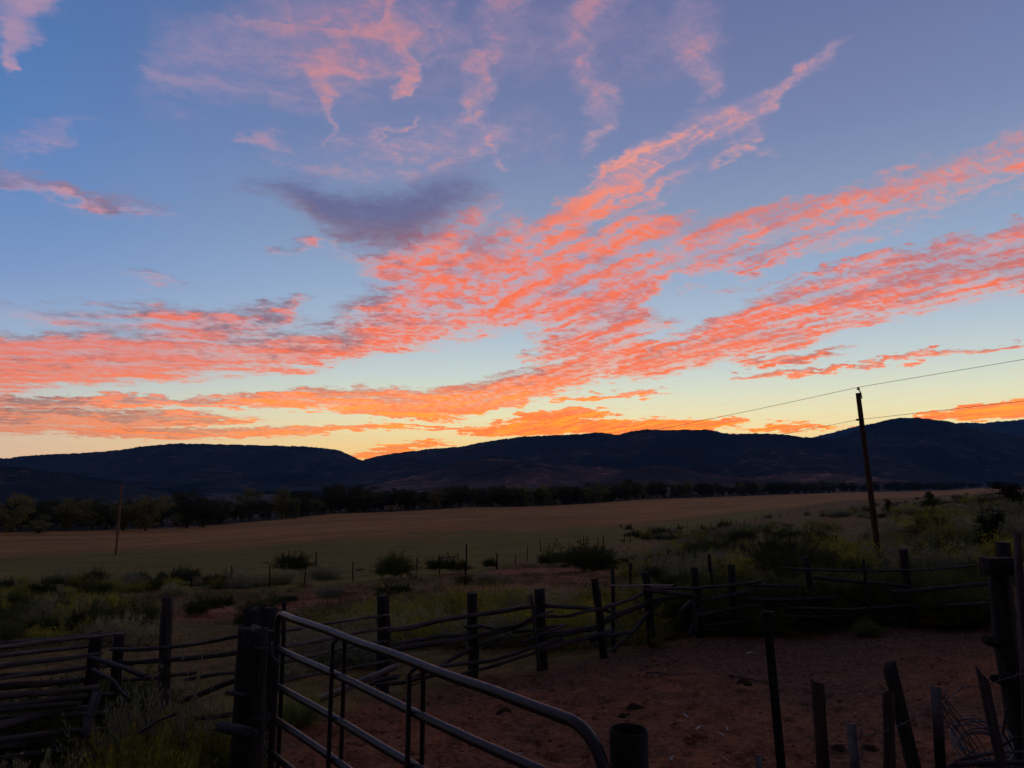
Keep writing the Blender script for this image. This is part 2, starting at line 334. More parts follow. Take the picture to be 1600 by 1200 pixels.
# ------------------------------------------------------------------ mesh helpers
def mesh_np(name, v, f, attrs=None, mats=(), smooth=False):
    v = np.asarray(v, np.float32); f = np.asarray(f, np.int32); k = f.shape[1]
    me = bpy.data.meshes.new(name)
    me.vertices.add(len(v)); me.vertices.foreach_set('co', v.ravel())
    me.loops.add(f.size); me.loops.foreach_set('vertex_index', f.ravel())
    me.polygons.add(len(f)); me.polygons.foreach_set('loop_start', np.arange(len(f), dtype=np.int32) * k)
    if smooth: me.polygons.foreach_set('use_smooth', np.ones(len(f), bool))
    for an, (typ, arr) in (attrs or {}).items():
        a = me.attributes.new(an, typ, 'POINT')
        key = {'FLOAT': 'value', 'FLOAT_VECTOR': 'vector', 'FLOAT_COLOR': 'color'}[typ]
        a.data.foreach_set(key, np.asarray(arr, np.float32).ravel())
    for m in mats: me.materials.append(m)
    me.update(); me.validate(); return me
def link(name, me, parent=None, loc=None, rz=None, sc=None):
    o = bpy.data.objects.new(name, me); COL.objects.link(o)
    if parent is not None: o.parent = parent
    if loc is not None: o.location = loc
    if rz is not None: o.rotation_euler = (0, 0, rz)
    if sc is not None: o.scale = (sc, sc, sc) if np.isscalar(sc) else sc
    return o
def tag(o, label=None, cat=None, group=None, kind=None):
    if label: o['label'] = label
    if cat: o['category'] = cat
    if group: o['group'] = group
    if kind: o['kind'] = kind
    return o
def empty(name, loc, label, cat, group=None):
    o = link(name, None, loc=loc); o.empty_display_size = .1
    return tag(o, label, cat, group)
def sub(o, root): o.parent = root; o.matrix_parent_inverse = Matrix.Translation(-Vector(root.location)); return o

# ------------------------------------------------------------------ materials
def mat(name):
    m = bpy.data.materials.new(name); m.use_nodes = True; T = NT(m.node_tree)
    b = next(n for n in T.n if n.type == 'BSDF_PRINCIPLED'); return m, T, b
def setp(T, b, **k):
    names = dict(col='Base Color', rough='Roughness', metal='Metallic', spec='Specular IOR Level', nrm='Normal')
    for a, v in k.items(): T.put(b.inputs[names[a]], v)
def bump(T, h, dist, strength=1.0):
    n = T.node('ShaderNodeBump'); n.inputs['Distance'].default_value = dist; n.inputs['Strength'].default_value = strength
    T.put(n.inputs['Height'], h); return n.outputs[0]

def wood_mat(name, c1, c2, c3):
    m, T, b = mat(name)
    g = T.attr('grain').outputs['Vector']; gx, gy, gz = T.sep(g)
    oi = T.node('ShaderNodeObjectInfo').outputs['Random']
    st = T.xyz(T.m('MULTIPLY', gx, 2.2), T.m('ADD', T.m('MULTIPLY', gy, 26.), T.m('MULTIPLY', oi, 40.)), T.m('MULTIPLY', gz, 26.))
    n1 = T.noise(st, 1.0, 5, .62, .3)
    n2 = T.noise(T.vm('ADD', g, T.xyz(oi, oi, oi)), 3.0, 3, .5)
    crack = T.mr(T.noise(T.xyz(T.m('MULTIPLY', gx, 1.1), T.m('ADD', T.m('MULTIPLY', gy, 14.), oi), T.m('MULTIPLY', gz, 14.)), 1.0, 2, .5), .40, .34)
    col = T.mix(T.mr(n1, .3, .72), c1, c2); col = T.mix(T.m('MULTIPLY', T.mr(n2, .45, .8), .6), col, c3)
    col = T.mix(T.m('MULTIPLY', crack, .75), col, (.008, .007, .007))
    col = T.mix(1.0, col, T.ramp(oi, [(0, (.65, .65, .66)), (1, (1.15, 1.1, 1.06))]), 'MULTIPLY')
    setp(T, b, col=col, rough=.85, spec=.2, nrm=bump(T, T.m('SUBTRACT', n1, T.m('MULTIPLY', crack, 1.2)), .03, 1.))
    return m
M_WOOD = wood_mat('weathered_log_wood', (.016, .014, .014), (.075, .066, .062), (.038, .031, .028))
M_DARKWOOD = wood_mat('creosote_post_wood', (.008, .007, .007), (.028, .024, .022), (.018, .014, .012))
M_PALEWOOD = wood_mat('pale_peeled_wood', (.16, .14, .12), (.30, .27, .23), (.2, .17, .14))
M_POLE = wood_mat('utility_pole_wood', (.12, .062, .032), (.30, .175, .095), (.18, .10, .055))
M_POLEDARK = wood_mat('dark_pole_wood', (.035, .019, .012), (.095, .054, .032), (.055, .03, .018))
M_SLIVER = wood_mat('bleached_sliver', (.38, .33, .27), (.62, .56, .47), (.45, .38, .3))
M_SPLIT = wood_mat('split_stake_wood', (.018, .011, .009), (.085, .050, .035), (.035, .022, .017))

def metal_mat(name, c, c2, rough, metal, spec=.5):
    m, T, b = mat(name)
    p = T.node('ShaderNodeTexCoord').outputs['Object']
    n = T.noise(p, 9., 5, .6); n2 = T.noise(p, 60., 3, .6)
    col = T.mix(T.mr(n, .48, .72), c, c2)
    setp(T, b, col=col, rough=T.mr(n2, .2, .8, rough - .1, rough + .15), metal=metal, spec=spec, nrm=bump(T, n2, .001, .4)); return m
M_GATE = metal_mat('painted_gate_tube', (.011, .009, .012), (.024, .015, .012), .42, .1, .34)
M_PIPE = metal_mat('dark_steel_pipe', (.010, .009, .008), (.024, .016, .011), .7, .0, .12)
M_TPOST = metal_mat('tpost_steel', (.008, .009, .008), (.018, .012, .010), .7, .0, .1)
M_TWHITE = metal_mat('tpost_white_paint', (.055, .048, .050), (.03, .022, .02), .6, .0)
M_WIRE = metal_mat('galvanised_wire', (.055, .052, .055), (.045, .034, .028), .6, .3, .3)
M_COIL = metal_mat('old_coil_wire', (.075, .068, .07), (.06, .042, .034), .6, .1)
M_CABLE = metal_mat('power_cable', (.03, .03, .032), (.05, .05, .05), .6, .2)
M_CERAMIC = metal_mat('insulator_ceramic', (.035, .025, .022), (.05, .04, .035), .35, .0)

def leaf_mat(name, c1, c2, c3=None, vary=.35):
    m, T, b = mat(name)
    t = T.attr('tint'); tv = t.outputs['Fac']
    oi = T.node('ShaderNodeObjectInfo').outputs['Random']
    col = T.mix(tv, c1, c2)
    if c3: col = T.mix(T.attr('flower').outputs['Fac'], col, c3)
    col = T.mix(1.0, col, T.ramp(oi, [(0, (1 - vary, 1 - vary, 1 - vary * .9)), (.5, (1, 1, 1)), (1, (1 + vary, 1 + vary * .8, 1))]), 'MULTIPLY')
    setp(T, b, col=col, rough=.85, spec=.12)
    tr = T.node('ShaderNodeBsdfTranslucent'); T.put(tr.inputs[0], col); mx = T.node('ShaderNodeMixShader'); mx.inputs[0].default_value = .32
    T.l.new(b.outputs[0], mx.inputs[1]); T.l.new(tr.outputs[0], mx.inputs[2]); T.l.new(mx.outputs[0], next(n for n in T.n if n.type == 'OUTPUT_MATERIAL').inputs['Surface'])
    return m
M_SAGE = leaf_mat('sagebrush_leaf', (.13, .135, .078), (.35, .35, .20))
M_RABBIT = leaf_mat('rabbitbrush_leaf', (.125, .140, .024), (.33, .335, .052), (.55, .38, .03))
M_SCRUB = leaf_mat('low_scrub_leaf', (.060, .060, .022), (.19, .175, .065))
M_BUSH = leaf_mat('dark_shrub_leaf', (.034, .044, .015), (.095, .112, .036))
M_DRY = leaf_mat('dry_twig', (.13, .09, .055), (.36, .25, .16))
M_GRASS = leaf_mat('dry_grass_blade', (.13, .10, .034), (.32, .22, .085))
M_GREENGRASS = leaf_mat('green_grass_blade', (.09, .13, .036), (.24, .30, .09))
M_COTTON = leaf_mat('cottonwood_leaf', (.022, .030, .014), (.065, .075, .030), vary=.3)
M_WILLOW = leaf_mat('willow_leaf', (.085, .090, .036), (.22, .20, .075), vary=.25)
M_JUNIPER = leaf_mat('juniper_leaf', (.010, .015, .011), (.026, .036, .024))
M_BARK, _T, _b = mat('bark'); 
_n = _T.noise(_T.node('ShaderNodeTexCoord').outputs['Object'], 14., 5, .65)
setp(_T, _b, col=_T.mix(_n, (.022, .018, .015), (.075, .062, .052)), rough=.9, spec=.1, nrm=bump(_T, _n, .02, .6))

M_DUNG, _T, _b = mat('dung'); setp(_T, _b, col=_T.mix(_T.noise(_T.node('ShaderNodeTexCoord').outputs['Object'], 40., 4, .6), (.014, .008, .005), (.055, .030, .016)), rough=.95, spec=.05)
def ground_mat():
    m, T, b = mat('ground_earth')
    P = T.node('ShaderNodeNewGeometry').outputs['Position']; x, y, z = T.sep(P)
    zc = T.attr('zone').outputs['Color']; zr, zg, zb = T.sep(zc)      # r: corral earth, g: field, b: green strip of the field
    soil = T.attr('soil').outputs['Fac']; far = T.attr('far').outputs['Fac']
    n1 = T.noise(P, .35, 5, .6); n2 = T.noise(P, 2.3, 6, .62); n3 = T.noise(P, 16., 5, .65); n4 = T.noise(P, 70., 3, .6)
    dirt = T.mix(T.mr(n2, .35, .68), (.105, .036, .014), (.22, .080, .030))
    dirt = T.mix(T.m('MULTIPLY', T.mr(n3, .50, .68), .55), dirt, (.36, .155, .075))
    dirt = T.mix(T.m('MULTIPLY', T.mr(n3, .44, .34), .8), dirt, (.035, .016, .010))
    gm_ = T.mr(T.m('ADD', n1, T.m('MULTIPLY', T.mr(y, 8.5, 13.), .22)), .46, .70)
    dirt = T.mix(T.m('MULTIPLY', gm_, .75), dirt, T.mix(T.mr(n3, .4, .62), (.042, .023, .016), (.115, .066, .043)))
    litter = T.mr(T.noise(T.xyz(T.m('MULTIPLY', x, 9.), T.m('MULTIPLY', y, 22.), 0.), 1.0, 4, .7, .6), .60, .70)
    dirt = T.mix(T.m('MULTIPLY', litter, .55), dirt, (.36, .20, .10))
    scrub = T.mix(T.mr(n2, .38, .65), (.085, .055, .014), (.18, .108, .030))
    scrub = T.mix(T.m('MULTIPLY', T.mr(n1, .42, .62), .6), scrub, (.082, .072, .015))
    soilc = T.mix(T.mr(n2, .35, .65), (.15, .058, .026), (.27, .108, .048))
    scrub = T.mix(T.mr(T.m('ADD', soil, T.m('MULTIPLY', T.m('SUBTRACT', n2, .5), .9)), .35, .65), scrub, soilc)
    ca, sa = .766, .643                                            # mowing direction
    u = T.m('ADD', T.m('MULTIPLY', x, ca), T.m('MULTIPLY', y, sa)); v = T.m('SUBTRACT', T.m('MULTIPLY', y, ca), T.m('MULTIPLY', x, sa))
    s1 = T.noise(T.xyz(T.m('MULTIPLY', u, .012), T.m('MULTIPLY', v, .11), 0.), 1.0, 5, .6, .3)
    s2 = T.noise(T.xyz(T.m('MULTIPLY', u, .09), T.m('MULTIPLY', v, .55), 4.), 1.0, 5, .65, .3)
    s3 = T.noise(T.xyz(T.m('MULTIPLY', u, .45), T.m('MULTIPLY', v, 1.6), 4.), 1.0, 4, .65)
    tan = T.mix(T.mr(s1, .36, .64), (.170, .083, .018), (.350, .168, .040))
    tan = T.mix(T.m('MULTIPLY', T.mr(s2, .54, .36), .85), tan, (.17, .074, .020))
    tan = T.mix(T.m('MULTIPLY', T.mr(s3, .50, .66), .5), tan, (.50, .24, .085))
    grn = T.mix(T.mr(s2, .35, .65), (.086, .078, .012), (.160, .138, .022))
    grn = T.mix(T.m('MULTIPLY', T.mr(s3, .52, .38), .55), grn, (.078, .056, .012))
    fld = T.mix(T.mr(T.m('ADD', zb, T.m('MULTIPLY', T.m('SUBTRACT', s1, .5), 1.7)), .30, .70), tan, grn)
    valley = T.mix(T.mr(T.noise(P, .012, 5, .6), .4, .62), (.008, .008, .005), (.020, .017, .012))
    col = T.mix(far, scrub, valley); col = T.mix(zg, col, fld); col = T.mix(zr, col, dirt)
    h = T.m('ADD', T.m('MULTIPLY', n3, .7), T.m('MULTIPLY', n4, .4))
    setp(T, b, col=col, rough=.95, spec=.08, nrm=bump(T, h, .03, .9)); return m
M_GROUND = ground_mat()

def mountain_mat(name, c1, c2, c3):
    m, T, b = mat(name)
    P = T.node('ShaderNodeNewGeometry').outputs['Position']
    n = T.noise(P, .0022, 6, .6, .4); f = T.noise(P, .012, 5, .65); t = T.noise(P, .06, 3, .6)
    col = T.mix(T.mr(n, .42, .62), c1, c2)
    col = T.mix(T.m('MULTIPLY', T.mr(f, .52, .66), T.mr(n, .40, .60)), col, c3)  # pale sage patches, colour contrast raised to stand in for slope relief shading
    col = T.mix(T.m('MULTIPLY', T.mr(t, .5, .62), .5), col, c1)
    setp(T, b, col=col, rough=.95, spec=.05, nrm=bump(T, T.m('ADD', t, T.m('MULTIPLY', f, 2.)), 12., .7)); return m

# ------------------------------------------------------------------ ground sheets
TREE = np.array([(-400,60),(-92,128),(-55,224),(81,449),(405,898),(920,1500),(1800,2400)], float)      # far edge of the field
FENCE = np.array([(-120,30),(-60,40),(-28,44),(-13,38.5),(-8.5,38),(-5.5,42),(-2.8,46),(1.2,60),(4.2,68),(9.5,76),(27,106),(46,134),(103,255),(150,330),(400,620),(1200,1500)], float)   # near edge
GREEN = np.array([(-160,20),(-59,82),(-35,98),(-11,120),(28,155),(90,230),(300,450)], float)
def side(poly, x, y):            # >0 beyond the polyline (further from the camera), metres
    px_, py_ = poly[:, 0], poly[:, 1]; k = np.clip(np.searchsorted(px_, x) - 1, 0, len(px_) - 2)
    sl = (py_[k + 1] - py_[k]) / (px_[k + 1] - px_[k])
    return (y - (py_[k] + sl * (x - px_[k]))) / np.sqrt(1 + sl * sl)
SOIL = [(300,955,1.0),(480,935,1.0),(430,915,.8),(850,895,1.0),(770,915,.9),(930,905,1.),(700,905,.7),(640,905,.6),(1120,862,.9),(1050,855,.8),(1010,890,.7),(1490,815,1.0),(1200,868,.6),(560,915,.7)]
def corral_mask(x, y):
    yf = np.interp(x, [-3.2, -1.9, -.6, .5, 1.5, 2.5, 3.6, 7.7, 10], [6.2, 9.8, 11.4, 12.1, 12.9, 13.5, 13.9, 14.2, 11.8])
    m = sstep(.7, -.5, y - yf) * sstep(-3.0, -1.6, x + .22 * (y - 4)) * sstep(10.5, 9.2, x)
    return m
def build_ground():
    az = np.concatenate([np.linspace(-180, -60, 50)[:-1], np.linspace(-60, -42, 40)[:-1], np.linspace(-42, 42, 620), np.linspace(42, 60, 40)[1:], np.linspace(60, 180, 50)[1:]])
    az = R(1) * az
    r = np.concatenate([np.linspace(.4, 3, 40)[:-1], np.geomspace(3, 60, 350)[:-1], np.geomspace(60, 7000, 130)])
    A, Q = np.meshgrid(az, r); X = Q * np.sin(A); Y = Q * np.cos(A)
    Z = hz(X, Y)
    soil = np.zeros(X.shape)
    for px, py, s in SOIL:
        g = ground(px, py)
        if g is None: continue
        rr = .11 * g[1]
        soil = np.maximum(soil, s * np.exp(-(((X - g[0]) / rr) ** 2 + ((Y - g[1]) / (rr * 1.3)) ** 2)))
    cm = corral_mask(X, Y)
    # hoof pocks and clods in the corral earth
    pk = vnoise(X * 7, Y * 7, 21); Z = Z - cm * .05 * sstep(.72, .95, pk) + cm * .025 * sstep(.7, .95, vnoise(X * 11, Y * 11, 33))
    fd = side(FENCE, X, Y); td = side(TREE, X, Y)
    jit = (fbm(X * .08, Y * .08, 41, 3) - .5) * 10
    fm = sstep(-1.0, 2.5, fd + jit * .25) * sstep(1., -2., td) * (Y > 10)
    gm = sstep(30, -26, side(GREEN, X, Y) + jit * 2.5)
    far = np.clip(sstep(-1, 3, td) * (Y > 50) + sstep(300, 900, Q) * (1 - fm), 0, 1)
    zone = np.stack([cm, fm, gm, np.ones_like(cm)], -1)
    n, k = len(r), len(az)
    idx = np.arange(n * k).reshape(n, k)
    faces = np.stack([idx[:-1, :-1], idx[:-1, 1:], idx[1:, 1:], idx[1:, :-1]], -1).reshape(-1, 4)
    fc = lambda a: a.ravel()[faces].mean(1)
    cmf, fmf, tdf, yf, qf = fc(cm), fc(fm), fc(td), fc(Y), fc(Q)
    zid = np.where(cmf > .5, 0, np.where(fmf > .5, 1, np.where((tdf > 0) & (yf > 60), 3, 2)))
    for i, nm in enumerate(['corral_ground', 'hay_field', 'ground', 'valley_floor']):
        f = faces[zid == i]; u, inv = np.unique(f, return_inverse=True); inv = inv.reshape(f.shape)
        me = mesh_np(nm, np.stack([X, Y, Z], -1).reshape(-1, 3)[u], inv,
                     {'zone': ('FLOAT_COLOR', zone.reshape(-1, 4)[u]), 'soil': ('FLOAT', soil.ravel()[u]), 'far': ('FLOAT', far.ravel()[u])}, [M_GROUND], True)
        o = link(nm, me); tag(o, {'corral_ground': 'trampled red-brown earth inside the log corral', 'hay_field': 'mown tan and green hay field beyond the wire fence',
            'ground': 'dry scrubby slope around and beyond the corral', 'valley_floor': 'dim valley floor beyond the line of trees'}[nm], kind='structure')
build_ground()

# ------------------------------------------------------------------ mountains
def ridge(name, prof, dcrest, dbase, seed, mt, zbase, label, nA=380, nT=64, rough=1.0, back=2600):
    p = np.array(prof, float)
    a, e = px2ae(p[:, 0], p[:, 1]); o = np.argsort(a); a, e = a[o], e[o]
    az = np.linspace(a[0], a[-1], nA); el = np.interp(az, a, e)
    ks = np.ones(5) / 5; el = np.convolve(np.pad(el, 2, 'edge'), ks, 'valid')
    xs = np.degrees(az)
    el = el + R(1) * ((fbm(xs * .9, xs * 0 + seed, seed, 3) - .5) * .10 + (vnoise(xs * 9, xs * 0 + seed, seed + 5) - .5) * .045 + (vnoise(xs * 26, xs * 0 + seed, seed + 6) - .5) * .055)
    dc = np.interp(az, [a[0], .5 * (a[0] + a[-1]), a[-1]], dcrest) * (1 + .10 * (fbm(xs * .25, xs * 0 + 3, seed + 9, 3) - .5))
    db = np.interp(az, [a[0], .5 * (a[0] + a[-1]), a[-1]], dbase)
    zc = EYE[2] + np.tan(el) * dc
    t = np.concatenate([np.linspace(0, 1, nT), 1 + np.linspace(.04, 1, 14)])
    Tt, AZ = np.meshgrid(t, az, indexing='ij')
    D = np.where(Tt <= 1, db + (dc - db) * Tt, dc + back * (Tt - 1))
    X, Y = D * np.sin(AZ), D * np.cos(AZ)
    up = np.clip(Tt, 0, 1)
    shape = up ** 1.35 * .75 + .25 * sstep(0, 1, up)
    n = fbm(X / 520., Y / 900., seed + 20, 5, .52)
    gully = 1 - np.abs(2 * fbm(X / 330. + n * 1.3, Y / 1500., seed + 40, 4) - 1)
    env = np.sin(np.pi * np.clip(up, 0, 1)) ** .8
    H = (zc - zbase)[None, :] * np.ones_like(Tt)
    Zz = zbase + H * (shape - rough * env * (.20 * gully + .22 * (n - .5)) + 0 * up)
    lim = EYE[2] + (zc - EYE[2])[None, :] * D / dc[None, :] - 6        # slopes stay under the sight line to the crest
    Zz = np.where((Tt < 1) & (up > .05), np.minimum(Zz, np.maximum(lim, zbase)), Zz)
    Zz = np.where(Tt > 1, zc[None, :] - (zc - zbase + 60)[None, :] * (Tt - 1) ** 1.3, Zz)
    Zz = np.where(Tt == 0, zbase - 30, Zz)
    k, m = Tt.shape; idx = np.arange(k * m).reshape(k, m)
    f = np.stack([idx[:-1, :-1], idx[:-1, 1:], idx[1:, 1:], idx[1:, :-1]], -1).reshape(-1, 4)
    me = mesh_np(name, np.stack([X, Y, Zz], -1).reshape(-1, 3), f, None, [mt], True)
    tag(link(name, me), label, kind='structure')
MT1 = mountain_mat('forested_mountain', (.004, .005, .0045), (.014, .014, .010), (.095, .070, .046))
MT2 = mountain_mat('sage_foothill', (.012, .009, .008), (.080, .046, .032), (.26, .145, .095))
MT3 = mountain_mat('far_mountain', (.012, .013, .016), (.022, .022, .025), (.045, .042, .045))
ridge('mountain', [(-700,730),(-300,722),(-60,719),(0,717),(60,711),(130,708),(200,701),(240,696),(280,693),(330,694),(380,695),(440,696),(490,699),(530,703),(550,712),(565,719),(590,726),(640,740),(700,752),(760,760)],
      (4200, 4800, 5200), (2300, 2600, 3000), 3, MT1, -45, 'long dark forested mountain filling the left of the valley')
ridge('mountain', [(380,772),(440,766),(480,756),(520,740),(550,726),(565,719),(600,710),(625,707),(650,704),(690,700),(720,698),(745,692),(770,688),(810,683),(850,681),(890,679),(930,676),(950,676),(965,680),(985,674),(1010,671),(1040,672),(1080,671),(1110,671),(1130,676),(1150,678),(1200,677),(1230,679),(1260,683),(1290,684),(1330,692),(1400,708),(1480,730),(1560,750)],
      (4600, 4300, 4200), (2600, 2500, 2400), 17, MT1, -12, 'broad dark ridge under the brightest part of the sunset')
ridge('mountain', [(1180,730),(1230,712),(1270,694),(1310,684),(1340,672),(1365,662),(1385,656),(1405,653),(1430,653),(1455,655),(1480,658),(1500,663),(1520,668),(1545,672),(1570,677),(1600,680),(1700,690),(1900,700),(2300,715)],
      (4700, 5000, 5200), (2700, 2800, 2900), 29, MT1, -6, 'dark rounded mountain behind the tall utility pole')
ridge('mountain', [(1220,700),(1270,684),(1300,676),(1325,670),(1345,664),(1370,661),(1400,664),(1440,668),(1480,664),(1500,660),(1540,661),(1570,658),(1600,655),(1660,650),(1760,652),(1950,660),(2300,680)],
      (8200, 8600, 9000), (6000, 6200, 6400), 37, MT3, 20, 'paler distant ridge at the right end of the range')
ridge('foothill', [(440,776),(520,768),(580,758),(640,745),(690,733),(720,722),(745,717),(775,716),(810,719),(850,724),(900,727),(950,730),(1000,733),(1060,738),(1120,744),(1200,752),(1290,760)],
      (3000, 2800, 2700), (1900, 1800, 1750), 43, MT2, -12, 'low bare foothill in front of the broad dark ridge', rough=1.3)
ridge('foothill', [(620,764),(700,752),(760,738),(800,727),(840,726),(880,732),(930,740),(980,737),(1010,729),(1040,727),(1075,733),(1120,740),(1180,745),(1240,738),(1290,735),(1340,742),(1420,752),(1520,758)],
      (2500, 2400, 2500), (1650, 1600, 1700), 51, MT2, -10, 'lumpy brown sage foothills just behind the far trees', rough=1.3)
ridge('foothill', [(-700,745),(-200,738),(0,728),(50,733),(110,741),(180,752),(240,762),(310,772),(380,778)],
      (2500, 2500, 2600), (1700, 1800, 1900), 61, MT1, -42, 'dark spur sloping down from the left edge')

# ------------------------------------------------------------------ logs, tubes, wires
def frames(pts):
    pts = np.asarray(pts, float); tan = np.gradient(pts, axis=0); tan /= np.linalg.norm(tan, axis=1, keepdims=True) + 1e-9
    up = np.array([0, 0, 1.]) if abs(tan[0, 2]) < .9 else np.array([1., 0, 0])
    S = np.empty_like(tan); q = np.cross(tan[0], up)
    for i in range(len(tan)):
        q = q - tan[i] * q.dot(tan[i]); q = q / (np.linalg.norm(q) + 1e-12); S[i] = q
    return tan, S, np.cross(S, tan)
def resample(pts, n):
    pts = np.asarray(pts, float); L = np.r_[0, np.cumsum(np.linalg.norm(np.diff(pts, axis=0), axis=1))]
    t = np.linspace(0, L[-1], n); return np.stack([np.interp(t, L, pts[:, i]) for i in range(3)], 1), t
def tube_data(pts, r0, r1=None, sides=10, n=None, rough=0., seed=0, flat=1.0, bend=0., jag=0., rot=0.):
    """closed tapered tube along a path; rough: knotty radius, bend: wander, jag: broken ends"""
    r1 = r0 if r1 is None else r1
    n = n or max(len(pts), 2)
    P, t = resample(pts, n); g = np.random.default_rng(seed)
    if bend:
        ph = g.random(6) * 6.28; s_ = t / max(t[-1], 1e-6)
        for ax in range(3):
            P[:, ax] += bend * np.sin(np.pi * s_) * (np.sin(s_ * 4.2 + ph[ax]) + .5 * np.sin(s_ * 9 + ph[ax + 3]))
    tan, S, U = frames(P)
    rad = np.linspace(r0, r1, n)
    th = np.linspace(0, 2 * np.pi, sides, endpoint=False) + rot
    k = np.ones((n, sides))
    if rough:
        k = 1 + rough * (2 * fbm(t[:, None] * 7 + seed * 3.1, (th / 6.28 * 5)[None, :] * np.ones((n, 1)) + seed, seed, 3) - 1) + rough * .5 * (g.random((1, sides)) - .5)
    V = P[:, None] + (S[:, None] * np.cos(th)[None, :, None] + U[:, None] * (np.sin(th) * flat)[None, :, None]) * (rad[:, None] * k)[..., None]
    if jag:
        V[0] -= tan[0] * (g.random((sides, 1)) * jag); V[-1] += tan[-1] * (g.random((sides, 1)) * jag)
    gr = np.stack([np.repeat(t[:, None], sides, 1), np.cos(th)[None] * rad[:, None], np.sin(th)[None] * rad[:, None]], -1)
    V = V.reshape(-1, 3); gr = gr.reshape(-1, 3)
    V = np.vstack([V, V[:sides].mean(0), V[-sides:].mean(0)]); gr = np.vstack([gr, [t[0], 0, 0], [t[-1], 0, 0]])
    F_ = []
    for i in range(n - 1):
        for j in range(sides):
            a, b = i * sides + j, i * sides + (j + 1) % sides
            F_ += [(a, b, b + sides), (a, b + sides, a + sides)]
    c0, c1 = n * sides, n * sides + 1
    for j in range(sides):
        F_.append((c0, (j + 1) % sides, j)); F_.append((c1, (n - 1) * sides + j, (n - 1) * sides + (j + 1) % sides))
    return V, np.array(F_), gr
def join(parts):
    V, F_, G = [], [], []; o = 0
    for v, f, g in parts: V.append(v); F_.append(f + o); G.append(g); o += len(v)
    return np.vstack(V), np.vstack(F_), np.vstack(G)
def tube_obj(name, data, material, parent=None, smooth=True):
    v, f, g = data; base = np.zeros(3)
    if parent is not None: base = np.array(parent.location)
    else: base = np.array([v[:, 0].mean(), v[:, 1].mean(), v[:, 2].min()])
    me = mesh_np(name, v - base, f, {'grain': ('FLOAT_VECTOR', g)}, [material], smooth)
    return link(name, me, parent, loc=None if parent is not None else base)
def log(name, pxs, thick, parent=None, material=None, seed=0, bend=.006, taper=.85, sides=9, rough=.30, jag=.10, n=None):
    P = np.array([W(x, y, d) for x, y, d in pxs]); dm = np.mean([d for *_, d in pxs]); r = .5 * thick * dm / F
    L = np.linalg.norm(P[-1] - P[0])
    return tube_obj(name, tube_data(P, r, r * taper, sides, n or int(max(8, min(40, L * 12))), rough, seed, .55 + .4 * ((seed * 37 % 10) / 10), bend * min(1, L), jag), material or M_WOOD, parent, smooth=False)
def post(name, top, wpx, parent=None, material=None, seed=0, zb=None, lean=(0, 0), rough=.09, sides=11, sink=.3, square=False, r=None):
    px, py, d = top; T_ = W(px, py, d); r = r or .5 * wpx * d / F
    gx, gy = T_[0] + lean[0], T_[1] + lean[1]; gz = float(hz(gx, gy)) - sink if zb is None else zb
    B = np.array([gx, gy, gz])
    v, f, g = tube_data([B, T_], r * 1.08, r, 4 if square else sides, 14, rough * 1.5, seed, 1., .012, min(.06, r * .5))
    return tube_obj(name, (v, f, g), material or M_WOOD, parent, smooth=False)

# ---- log fence along the back of the corral: each rail and post a part
dF = lambda x: float(np.interp(x, [400, 445, 500, 600, 738, 843, 930, 1010, 1085, 1143, 1260, 1412, 1545], [6.6, 7.2, 8.3, 10.5, 11.7, 12.1, 12.8, 13.4, 13.8, 14, 14, 13.8, 12.2]))
fence = empty('log_fence', (0.3, 12.1, .1), 'weathered log rail fence with leaning posts along the back of the corral', 'fence')
RAILS = [
 ([(400,988),(445,985),(490,977),(557,966),(604,961)], 9), ([(440,1011),(497,1001),(550,990),(610,981)], 8), ([(417,1039),(475,1027),(520,1018),(561,1009),(612,1000)], 8),
 ([(430,1066),(497,1053),(537,1045),(614,1031)], 7), ([(597,987),(640,981),(700,967),(750,959),(800,952),(832,948)], 8), ([(600,1012),(640,1003),(682,995),(727,992),(749,979)], 9),
 ([(730,980),(748,978),(773,984),(807,977),(832,965),(860,956)], 8), ([(596,1020),(640,1010),(690,1003),(740,995),(778,988),(807,980),(828,970)], 9), ([(640,1062),(685,1042),(718,1022),(748,1008),(780,998)], 9),
 ([(660,1046),(720,1037),(770,1033),(807,1022),(830,1013),(872,999)], 8), ([(700,1058),(747,1047),(790,1035),(830,1022)], 8), ([(807,987),(840,983),(878,978)], 7), ([(818,1002),(857,987),(880,979)], 7),
 ([(842,1018),(858,1009),(876,1000)], 13), ([(850,946),(890,949),(928,950),(960,957)], 7), ([(846,964),(892,961),(932,952)], 7), ([(938,952),(987,936),(1017,921),(1081,920),(1136,915),(1186,909)], 8),
 ([(846,994),(885,988),(930,980),(953,966),(1009,944),(1025,940)], 10), ([(850,1015),(913,997),(953,987)], 9), ([(926,999),(955,994),(983,988)], 9), ([(958,1016),(987,989),(1012,958)], 9),
 ([(1010,922),(1045,927),(1083,930)], 9), ([(1015,938),(1050,934),(1084,932)], 8), ([(1082,943),(1115,936),(1157,926),(1180,921)], 9), ([(1090,962),(1136,953),(1178,946)], 7), ([(1100,978),(1150,970),(1200,966)], 8),
 ([(1066,954),(1075,944),(1086,934)], 10), ([(1088,985),(1086,965),(1082,938)], 9), ([(1078,988),(1090,966),(1094,950)], 8), ([(1170,914),(1200,916),(1250,916)], 7), ([(1225,888),(1285,891),(1348,892),(1416,891),(1469,888),(1548,881)], 7),
 ([(1276,903),(1348,909),(1415,916)], 7), ([(1170,936),(1230,938),(1300,934)], 8), ([(1240,950),(1330,952),(1420,946)], 8), ([(1400,925),(1470,918),(1548,912)], 8), ([(1390,950),(1470,948),(1548,942)], 8), ([(1180,962),(1260,964),(1330,962)], 7),
]
